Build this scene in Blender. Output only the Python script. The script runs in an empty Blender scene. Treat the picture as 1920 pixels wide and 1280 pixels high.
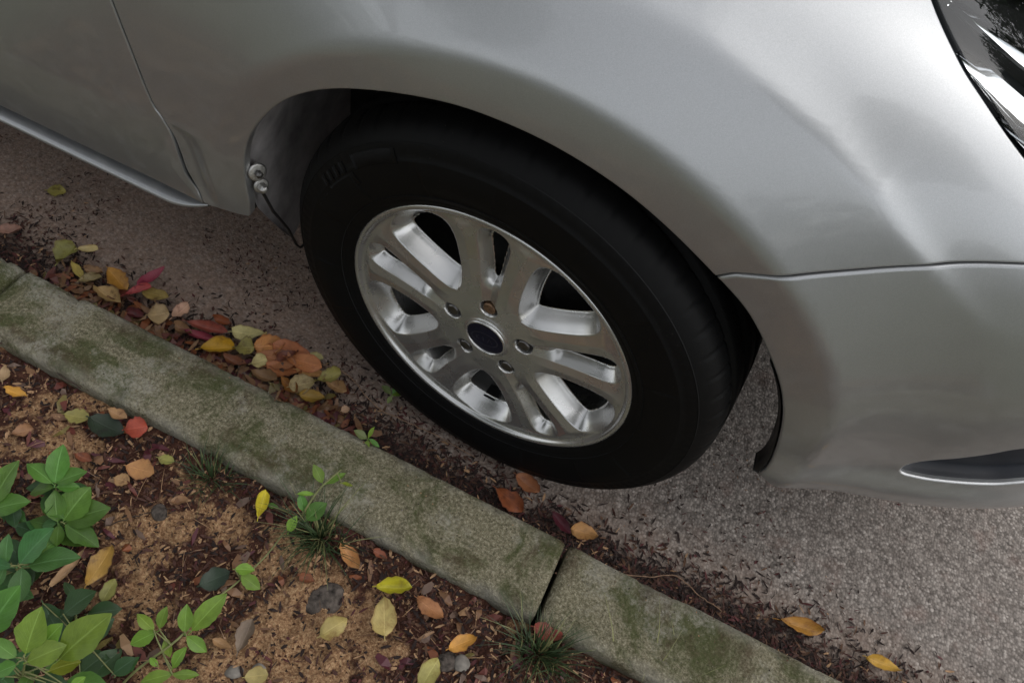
import bpy, bmesh, math, random
import numpy as np
from mathutils import Vector, Matrix
from mathutils.geometry import delaunay_2d_cdt
random.seed(7); RNG = np.random.default_rng(7)
R = math.radians
scn = bpy.context.scene
COL = scn.collection

# ------------------------------------------------------------------ camera
def look_basis(yaw, pitch, roll):
    f = Vector((math.sin(yaw)*math.cos(pitch), math.cos(yaw)*math.cos(pitch), -math.sin(pitch)))
    r = Vector((math.cos(yaw), -math.sin(yaw), 0)); u = r.cross(f)
    c, s = math.cos(roll), math.sin(roll)
    return r*c+u*s, u*c-r*s, f
cam_d = bpy.data.cameras.new('camera'); cam = bpy.data.objects.new('camera', cam_d); COL.objects.link(cam)
cr, cu, cf = look_basis(-0.1916, 0.9697, 0.2871)
cam.matrix_world = Matrix(((cr.x, cu.x, -cf.x, 0.1399), (cr.y, cu.y, -cf.y, -0.5348), (cr.z, cu.z, -cf.z, 1.1356), (0, 0, 0, 1)))
cam_d.sensor_width = 36; cam_d.lens = 1389.5/1920*36; cam_d.clip_start = .02; cam_d.clip_end = 2000
scn.camera = cam

# ------------------------------------------------------------------ sky, sun, exposure
SUN_EL, SUN_AZ = 50.0, 20.0            # azimuth measured from +X towards +Y
w = bpy.data.worlds.new('World'); scn.world = w; w.use_nodes = True
nt = w.node_tree; bg = nt.nodes['Background']
sky = nt.nodes.new('ShaderNodeTexSky'); sky.sky_type = 'NISHITA'; sky.sun_disc = False
sky.sun_elevation = R(SUN_EL); sky.sun_rotation = R(90-SUN_AZ); sky.dust_density = 1.5; sky.air_density = 1.3; sky.ozone_density = .6
hs = nt.nodes.new('ShaderNodeHueSaturation'); hs.inputs['Saturation'].default_value = .18
nt.links.new(sky.outputs[0], hs.inputs['Color']); nt.links.new(hs.outputs[0], bg.inputs[0]); bg.inputs[1].default_value = .15
sd = bpy.data.lights.new('sun', 'SUN'); so = bpy.data.objects.new('sun', sd); COL.objects.link(so)
sd.energy = 0.6; sd.angle = R(85); sd.color = (1, .97, .92)
sdir = Vector((math.cos(R(SUN_EL))*math.cos(R(SUN_AZ)), math.cos(R(SUN_EL))*math.sin(R(SUN_AZ)), math.sin(R(SUN_EL))))
so.rotation_euler = sdir.to_track_quat('Z', 'Y').to_euler(); so.location = sdir*20
vs = scn.view_settings; vs.view_transform = 'Standard'; vs.look = 'None'; vs.exposure = 0.60; vs.gamma = 1; vs.use_curve_mapping = False
scn.render.engine = 'CYCLES'; scn.cycles.use_denoising = True; scn.cycles.max_bounces = 8; scn.cycles.transparent_max_bounces = 12
scn.cycles.sample_clamp_indirect = 6

# ------------------------------------------------------------------ body surface (maths of the panel shape)
def cspline(xs,ys,n=4000):
    xs=np.asarray(xs,float);ys=np.asarray(ys,float);N=len(xs);h=np.diff(xs)
    A=np.zeros((N,N));b=np.zeros(N);A[0,0]=A[-1,-1]=1
    for i in range(1,N-1):
        A[i,i-1]=h[i-1];A[i,i]=2*(h[i-1]+h[i]);A[i,i+1]=h[i]
        b[i]=6*((ys[i+1]-ys[i])/h[i]-(ys[i]-ys[i-1])/h[i-1])
    m=np.linalg.solve(A,b);X=np.linspace(xs[0],xs[-1],n);k=np.clip(np.searchsorted(xs,X)-1,0,N-2)
    d=X-xs[k];e=xs[k+1]-X;H=h[k]
    return X,m[k]*e**3/(6*H)+m[k+1]*d**3/(6*H)+(ys[k]/H-m[k]*H/6)*e+(ys[k+1]/H-m[k+1]*H/6)*d
def arc(pts,t0):
    p=np.asarray(pts,float);c=np.r_[0,np.cumsum(np.hypot(*np.diff(p,axis=0).T))]
    U,a=cspline(c,p[:,0]);_,b=cspline(c,p[:,1])
    s=np.r_[0,np.cumsum(np.hypot(np.diff(a),np.diff(b)))]+t0
    return s,a,b
def sst(a,b,x):
    u=np.clip((x-a)/(b-a),0,1);return u*u*(3-2*u)
PLAN=arc([(-2.2,0),(-1.6,0),(-1,0),(-.5,0),(0,0),(.2,.002),(.35,.012),(.5,.042),(.62,.08),(.72,.125),(.82,.20),(.895,.32),(.94,.5),(.955,.75),(.955,.88)],-2.2)
PROA=arc([(.04,.16),(.026,.22),(.012,.30),(.002,.40),(0,.5),(.001,.58),(.005,.66),(.02,.74),(.05,.80),(.085,.833),(.14,.857),(.22,.872),(.42,.888),(.88,.90)],.16)
PROB=arc([(.05,.16),(.028,.23),(.008,.283),(.004,.305),(.012,.345),(.010,.39),(.003,.47),(.001,.54),(.004,.60),(.012,.67),(.03,.74),(.06,.79),(.095,.82),(.15,.842),(.23,.857),(.43,.875),(.88,.89)],.16)
def S(s,t):
    s=np.asarray(s,float);t=np.asarray(t,float)
    px=np.interp(s,PLAN[0],PLAN[1]);py=np.interp(s,PLAN[0],PLAN[2])
    h=.004
    tx=np.interp(s+h,PLAN[0],PLAN[1])-np.interp(s-h,PLAN[0],PLAN[1]);ty=np.interp(s+h,PLAN[0],PLAN[2])-np.interp(s-h,PLAN[0],PLAN[2])
    l=np.hypot(tx,ty);tx,ty=tx/l,ty/l
    w=sst(.22,.55,s)
    ins=(1-w)*np.interp(t,PROA[0],PROA[1])+w*np.interp(t,PROB[0],PROB[1])
    z=(1-w)*np.interp(t,PROA[0],PROA[2])+w*np.interp(t,PROB[0],PROB[2])
    z=z-sst(.58,.85,z)*(.16*np.clip((s-.1)/.9,0,1.3)**1.5)
    r=np.hypot(s,t-.32);ang=np.degrees(np.arctan2(t-.32,s))
    m=np.where(ang<-90,.2,1-.8*sst(105,165,ang))
    rc=.432-.014*sst(20,80,ang)
    q=r-rc;u=np.clip(q/.13,0,1)
    fi=.024+.11*np.clip(q,-.1,.1);fo=np.where(q>0,.024*(1-u)**2,.024-.37*q)
    hk=np.clip(.5+.5*(fo-fi)/.0045,0,1);fl=(fo*(1-hk)+fi*hk-.0045*hk*(1-hk))*m   # soft crease round the arch
    ins=ins-fl
    # shoulder crease that sinks toward the headlight
    tq=t-np.interp(s,[-.4,-.1,.053,.119,.18,.243,.30,.37,.46],[.80,.812,.815,.8076,.7935,.7757,.752,.712,.66])
    sp=.0035*np.logaddexp(0,tq/.0035);ins=ins+.017*(1-np.exp(-sp/.032))*sst(-.40,.0,s)*(1-sst(.22,.56,s))
    # hollow pressed into the fender just ahead of the door gap, above the sill end
    hu=np.clip((s+.463)/.050,0,1);hv=np.clip((t-.325)/.13,0,1)
    ins=ins+np.where((s>-.463)&(t<.47),.034*hu**.8*(1-hu)**1.4*np.sin(np.pi*hv)**.6,0)
    return np.stack([px-ty*ins*1.0,py+tx*ins,z],-1)
def SN(s,t,h=.0025):
    a=S(s+h,t)-S(s-h,t);b=S(s,t+h)-S(s,t-h);n=np.cross(a,b);return n/np.linalg.norm(n,axis=-1,keepdims=True)

# ------------------------------------------------------------------ measured outlines and positions
ARCH = [(-0.3527, 0.4262), (-0.3413, 0.4785), (-0.3198, 0.5238), (-0.2837, 0.5739), (-0.2461, 0.609), (-0.2, 0.6372), (-0.1402, 0.6608), (-0.0789, 0.676), (-0.0187, 0.6803),
 (0.0367, 0.6771), (0.0942, 0.6658), (0.1499, 0.6459), (0.2113, 0.6148), (0.2572, 0.5855), (0.3013, 0.5391), (0.3385, 0.4879), (0.3669, 0.4279), (0.3925, 0.3486),
 (0.3959, 0.3021)]
SEAM = [(0.2155, 0.6252), (0.264, 0.6541), (0.3166, 0.6793), (0.3778, 0.71), (0.4511, 0.7428)]
HEADL = [(0.2744, 0.9111), (0.3152, 0.8747), (0.3526, 0.8546), (0.404, 0.8313)]
FOG_UP = [(0.5598, 0.3608), (0.5578, 0.3697), (0.5585, 0.3818), (0.565, 0.3971), (0.5766, 0.4106), (0.5933, 0.4256), (0.6152, 0.4506), (0.6355, 0.4755)]
FOG_LO = [(0.7261, 0.3695), (0.6971, 0.3617), (0.6654, 0.3579), (0.6298, 0.3553), (0.6011, 0.3541), (0.5786, 0.355), (0.5669, 0.3564)]
BUMPB = [(0.398, 0.2972), (0.4463, 0.317), (0.5636, 0.2416), (0.6749, 0.2573), (0.7642, 0.3192)]
LEAVES = [((-0.9091, 0.0795, 0.008), (-0.8829, 0.097, 0.008), 0.903, 'R', 'yellow', 0.1, 0.05, 'small yellow leaf lying alone on the road, nearest the door sill'),
 ((-0.7774, 0.1711, 0.012), (-0.7394, 0.1764, 0.012), 0.212, 'R', 'orange', 0.5, 0.1, 'thin orange leaf on edge under the end of the door sill'),
 ((-0.887, -0.0473, 0.02), (-0.858, -0.0227, 0.02), 0.695, 'G', 'pinkish', 0.5, 0.3, 'curled pale pink leaf at the left edge of the gutter'),
 ((-0.7607, -0.0506, 0.024), (-0.7639, -0.0045, 0.024), 0.888, 'G', 'lime', 0.4, 0.1, 'folded lime green leaf leading the left gutter leaf pile'),
 ((-0.748, -0.0156, 0.028), (-0.7208, 0.0046, 0.028), 0.53, 'G', 'pale', 0.7, 0.3, 'pale yellow curled leaf touching the lime green gutter leaf'),
 ((-0.7432, -0.035, 0.022), (-0.7047, -0.0523, 0.022), 0.337, 'G', 'yellow', 0.3, 0.2, 'narrow yellow leaf standing below the lime green gutter leaf'),
 ((-0.7065, -0.0615, 0.019), (-0.6841, -0.034, 0.019), 0.658, 'G', 'pale', 0.6, 0.2, 'pale folded leaf tight against the kerb in the left pile'),
 ((-0.6788, -0.0197, 0.028), (-0.6235, -0.0398, 0.028), 0.537, 'G', 'amber', 0.4, 0.2, 'amber yellow leaf beside the crimson strips in the gutter'),
 ((-0.6693, -0.0618, 0.024), (-0.6145, -0.0651, 0.024), 0.521, 'G', 'tan', 0.6, 0.3, 'tan curled leaf between amber leaf and the kerb'),
 ((-0.622, -0.0512, 0.03), (-0.5955, -0.0135, 0.03), 0.391, 'G', 'crimson', 0.5, 0.1, 'crimson strip of leaf lying flat under the amber leaf'),
 ((-0.6121, -0.0247, 0.028), (-0.599, 0.0301, 0.028), 0.398, 'G', 'crimson', 0.5, 0.2, 'upper crimson strip pointing away from the kerb'),
 ((-0.6074, -0.0246, 0.022), (-0.5621, -0.013, 0.022), 0.542, 'G', 'yellow', 0.2, 0.1, 'yellow oval leaf just below the crimson strips'),
 ((-0.5686, -0.059, 0.022), (-0.5424, -0.0379, 0.022), 1.282, 'G', 'beige', 0.1, 0.1, 'round beige leaf on the kerb side of the gutter'),
 ((-0.5332, -0.0445, 0.021), (-0.5277, -0.0071, 0.021), 0.62, 'G', 'pinkish', 0.3, 0.1, 'pinkish beige leaf beside the round beige leaf'),
 ((-0.5041, -0.0397, 0.024), (-0.4323, -0.0247, 0.024), 0.297, 'G', 'redbrown', 0.5, 0.2, 'long red brown strip above the golden gutter leaf'),
 ((-0.4996, -0.0557, 0.022), (-0.444, -0.0452, 0.022), 0.292, 'G', 'crimson', 0.5, 0.2, 'dark red strip resting on the golden gutter leaf'),
 ((-0.4294, -0.0194, 0.026), (-0.3764, 0.0045, 0.026), 0.506, 'G', 'cream', 0.2, 0.1, 'cream pointed leaf lying beyond the golden gutter leaf'),
 ((-0.4542, -0.074, 0.026), (-0.41, -0.0405, 0.026), 0.581, 'G', 'gold', 0.5, 0.1, 'bright golden leaf cupped against the kerb'),
 ((-0.4077, -0.0431, 0.028), (-0.3798, -0.0279, 0.028), 1.206, 'G', 'olive', 0.3, 0.1, 'round olive brown leaf right of the golden leaf'),
 ((-0.3668, -0.0567, 0.028), (-0.3488, -0.0366, 0.028), 1.146, 'G', 'cream', 0.2, 0.1, 'small round cream leaf in front of the orange cluster'),
 ((-0.3816, -0.0247, 0.024), (-0.3418, 0.0063, 0.024), 0.842, 'G', 'orange', 0.15, 0.1, 'orange leaf at the left end of the orange cluster'),
 ((-0.3578, -0.0071, 0.026), (-0.2893, 0.0034, 0.026), 0.56, 'G', 'orange', 0.15, 0.08, 'orange leaf along the road side of the orange cluster'),
 ((-0.3651, -0.033, 0.025), (-0.3026, -0.0208, 0.025), 0.61, 'G', 'peach', 0.2, 0.1, 'peach leaf in the middle of the orange cluster'),
 ((-0.3253, -0.0174, 0.029), (-0.2627, -0.0052, 0.029), 0.515, 'G', 'orange', 0.2, 0.1, 'narrow orange leaf on top of the orange cluster'),
 ((-0.3428, -0.0477, 0.023), (-0.2867, -0.0295, 0.023), 0.577, 'G', 'orange', 0.2, 0.1, 'pale orange leaf on the kerb side of the orange cluster'),
 ((-0.2976, -0.0283, 0.026), (-0.2473, -0.0135, 0.026), 0.449, 'G', 'peach', 0.25, 0.1, 'peach leaf at the right end of the orange cluster'),
 ((-0.3332, -0.0301, 0.03), (-0.3128, 0.0015, 0.03), 0.52, 'G', 'redbrown', 0.4, 0.2, 'red brown narrow leaf lying across the orange cluster'),
 ((-0.7172, -0.0363, 0.02), (-0.6865, -0.0282, 0.02), 0.653, 'G', 'tan', 0.5, 0.3, 'tan leaf between the two pale folded leaves of the left pile'),
 ((-0.6454, -0.0614, 0.019), (-0.6195, -0.0402, 0.019), 0.631, 'G', 'redbrown', 0.5, 0.3, 'red brown leaf against the kerb below the amber leaf'),
 ((-0.6028, -0.0682, 0.019), (-0.5692, -0.0672, 0.019), 0.554, 'G', 'maroon', 0.5, 0.2, 'maroon leaf just left of the round beige leaf'),
 ((-0.519, -0.0523, 0.019), (-0.4823, -0.0557, 0.019), 0.524, 'G', 'tan', 0.5, 0.3, 'tan leaf left of the dark red strip'),
 ((-0.4757, -0.0072, 0.021), (-0.4398, -0.0064, 0.021), 0.459, 'G', 'orangedark', 0.5, 0.3, 'dull orange leaf on the road side of the red strips'),
 ((-0.4143, -0.0649, 0.019), (-0.3725, -0.0623, 0.019), 0.48, 'G', 'redbrown', 0.5, 0.3, 'red brown leaf below the golden gutter leaf'),
 ((-0.3602, -0.0677, 0.02), (-0.3141, -0.06, 0.02), 0.499, 'G', 'tan', 0.5, 0.3, 'tan leaf along the kerb under the orange cluster'),
 ((-0.2469, -0.0212, 0.02), (-0.2032, -0.0221, 0.02), 0.514, 'G', 'tan', 0.5, 0.3, 'tan leaf past the right end of the pile'),
 ((-0.2973, 0.0061, 0.026), (-0.2714, 0.0114, 0.026), 0.767, 'G', 'cream', 0.2, 0.1, 'tiny cream leaf on the tyre side of the orange cluster'),
 ((-0.2883, -0.062, 0.028), (-0.2576, -0.0326, 0.028), 0.807, 'G', 'pale', 0.2, 0.15, 'pale yellow round leaf at the low end of the pile'),
 ((-0.2565, -0.0344, 0.028), (-0.2292, 0.0005, 0.028), 0.609, 'G', 'olive', 0.4, 0.2, 'olive yellow leaf at the right end of the pile'),
 ((-0.2676, -0.0649, 0.022), (-0.2288, -0.0496, 0.022), 0.573, 'G', 'mustard', 0.4, 0.2, 'mustard leaf lowest of the pile against the kerb'),
 ((-0.3082, -0.0532, 0.022), (-0.2691, -0.0657, 0.022), 0.5, 'G', 'orangedark', 0.5, 0.3, 'crumpled dull orange scrap near the lowest pile leaves'),
 ((0.0899, -0.0547, 0.02), (0.1438, -0.0684, 0.02), 0.579, 'G', 'orangedark', 0.3, 0.1, 'brown orange oval leaf in the gutter under the tyre'),
 ((0.1084, -0.0206, 0.022), (0.1545, -0.029, 0.022), 0.591, 'G', 'peach', 0.5, 0.3, 'torn peach leaf closest below the tyre'),
 ((0.1882, -0.0483, 0.019), (0.2268, -0.0692, 0.019), 0.426, 'G', 'maroon', 0.4, 0.1, 'maroon leaf in the gutter by the kerb joint'),
 ((0.2245, -0.0588, 0.019), (0.2683, -0.0493, 0.019), 0.626, 'G', 'peach', 0.3, 0.15, 'peach leaf beside the maroon leaf at the kerb joint'),
 ((0.5722, -0.0373, 0.012), (0.6418, -0.0228, 0.012), 0.355, 'R', 'amber', 0.4, 0.15, 'long amber leaf on the right road edge'),
 ((0.7161, -0.026, 0.012), (0.7692, -0.0212, 0.012), 0.379, 'R', 'amber', 0.4, 0.15, 'amber leaf farthest right along the gutter'),
 ((-0.2212, -0.0129, 0.019), (-0.1991, -0.0238, 0.019), 0.499, 'G', 'redbrown', 0.3, 0.1, 'small red brown leaf scrap just right of the pile'),
 ((-0.1957, -0.0541, 0.019), (-0.1868, -0.0423, 0.019), 0.985, 'G', 'pinkish', 0.3, 0.1, 'tiny pinkish leaf scrap between pile and tyre weed'),
 ((-0.602, -0.2912, 0.1), (-0.5655, -0.2885, 0.1), 0.433, 'S', 'amber', 0.4, 0.2, 'amber folded leaf on soil by the kerb, far left'),
 ((-0.6146, -0.2849, 0.098), (-0.6303, -0.2627, 0.098), 0.519, 'S', 'beige', 0.3, 0.2, 'beige leaf at the left picture edge on the soil'),
 ((-0.508, -0.2835, 0.098), (-0.4763, -0.2715, 0.098), 0.738, 'S', 'olive', 0.2, 0.1, 'olive leaf on soil below the far left kerb'),
 ((-0.4157, -0.2664, 0.106), (-0.394, -0.2465, 0.106), 1.171, 'S', 'coral', 0.2, 0.1, 'coral red round leaf on soil against the kerb'),
 ((-0.4572, -0.2503, 0.099), (-0.4258, -0.2505, 0.099), 0.555, 'S', 'tan', 0.4, 0.2, 'tan curled leaf tucked behind the coral red leaf'),
 ((-0.4733, -0.2727, 0.098), (-0.418, -0.269, 0.098), 0.644, 'S', 'deepgreen', 0.2, 0.1, 'dark green leaf flat on soil left of coral leaf'),
 ((-0.379, -0.307, 0.104), (-0.3395, -0.2981, 0.104), 0.75, 'S', 'peach', 0.2, 0.1, 'broad peach leaf on soil between seedling and kerb'),
 ((-0.3846, -0.3275, 0.099), (-0.363, -0.3229, 0.099), 0.923, 'S', 'tan', 0.3, 0.1, 'small tan round leaf touching the broad peach leaf'),
 ((-0.3542, -0.276, 0.099), (-0.3291, -0.2716, 0.099), 0.601, 'S', 'olive', 0.3, 0.1, 'small olive leaf near the grass by the kerb'),
 ((-0.3151, -0.4576, 0.099), (-0.3215, -0.4041, 0.099), 0.506, 'S', 'mustard', 0.25, 0.1, 'long spotted mustard leaf on soil beside dark green leaves'),
 ((-0.3482, -0.4785, 0.1), (-0.3457, -0.4203, 0.1), 0.217, 'S', 'beige', 0.8, 0.2, 'narrow rolled beige leaf beside the mustard leaf'),
 ((-0.2884, -0.4649, 0.097), (-0.2924, -0.4354, 0.097), 0.633, 'S', 'olive', 0.3, 0.1, 'mottled olive leaf below the long mustard leaf'),
 ((-0.1778, -0.2894, 0.11), (-0.1921, -0.2516, 0.11), 0.419, 'S', 'lemon', 0.7, 0.2, 'upright lemon yellow leaf beside the kerb creeper'),
 ((-0.0614, -0.2667, 0.1), (-0.0229, -0.2831, 0.1), 0.484, 'S', 'peach', 0.5, 0.3, 'torn peach leaf right of the dark grass tuft'),
 ((0.0112, -0.2961, 0.108), (0.0542, -0.2757, 0.108), 0.494, 'S', 'lemon', 0.8, 0.1, 'lemon yellow half folded leaf on soil'),
 ((0.0519, -0.3439, 0.104), (0.0262, -0.3022, 0.104), 0.682, 'S', 'straw', 0.2, 0.1, 'straw coloured oval leaf just below the lemon half leaf'),
 ((0.0651, -0.2812, 0.1), (0.1092, -0.2877, 0.1), 0.506, 'S', 'peach', 0.3, 0.1, 'peach pointed leaf right of the straw coloured leaf'),
 ((-0.0227, -0.3802, 0.1), (-0.0031, -0.3466, 0.1), 0.701, 'S', 'straw', 0.2, 0.1, 'straw coloured leaf in front of the dark flat stone'),
 ((0.1339, -0.3227, 0.114), (0.16, -0.2936, 0.114), 0.521, 'S', 'amber', 0.3, 0.1, 'amber leaf resting on two small stones'),
 ((0.1227, -0.3781, 0.1), (0.1268, -0.3365, 0.1), 0.635, 'S', 'straw', 0.3, 0.1, 'straw leaf cut by the bottom picture edge'),
 ((-0.1029, -0.4412, 0.098), (-0.11, -0.4001, 0.098), 0.543, 'S', 'greybrown', 0.5, 0.1, 'grey brown pod shaped leaf on sandy soil'),
 ((-0.0791, -0.4614, 0.098), (-0.056, -0.4459, 0.098), 0.869, 'S', 'straw', 0.2, 0.1, 'pale round leaf at the bottom edge below the pod leaf'),
 ((0.2244, -0.246, 0.1), (0.2663, -0.2389, 0.1), 0.635, 'S', 'redbrown', 0.3, 0.2, 'red brown leaf wedged at the kerb joint'),
 ((-0.191, -0.3962, 0.104), (-0.1687, -0.3645, 0.104), 0.76, 'S', 'deepgreen', 0.2, 0.1, 'dark green leaf under the creeper, mid soil'),
 ((-0.14, -0.4425, 0.097), (-0.1142, -0.441, 0.097), 0.473, 'S', 'tan', 0.4, 0.2, 'tan scrap of leaf on the sandy soil near creeper'),
 ((-0.0202, -0.2508, 0.097), (0.0026, -0.2524, 0.097), 0.525, 'S', 'redbrown', 0.4, 0.2, 'red brown scrap along the soil side of the kerb'),
 ((-0.2981, -0.3206, 0.097), (-0.2814, -0.3063, 0.097), 0.641, 'S', 'tan', 0.4, 0.2, 'tan leaf scrap on bare soil above the creeper'),
 ((-0.0902, -0.3266, 0.097), (-0.067, -0.3242, 0.097), 0.563, 'S', 'redbrown', 0.4, 0.2, 'red brown scrap beside the dark flat stone'),
 ((-0.547, -0.3405, 0.097), (-0.5302, -0.3197, 0.097), 0.751, 'S', 'tan', 0.4, 0.2, 'tan leaf scrap on soil at the far left'),
 ((-0.4538, -0.3243, 0.097), (-0.4279, -0.3211, 0.097), 0.52, 'S', 'redbrown', 0.4, 0.2, 'red brown leaf scrap behind the top seedling')]
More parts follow.
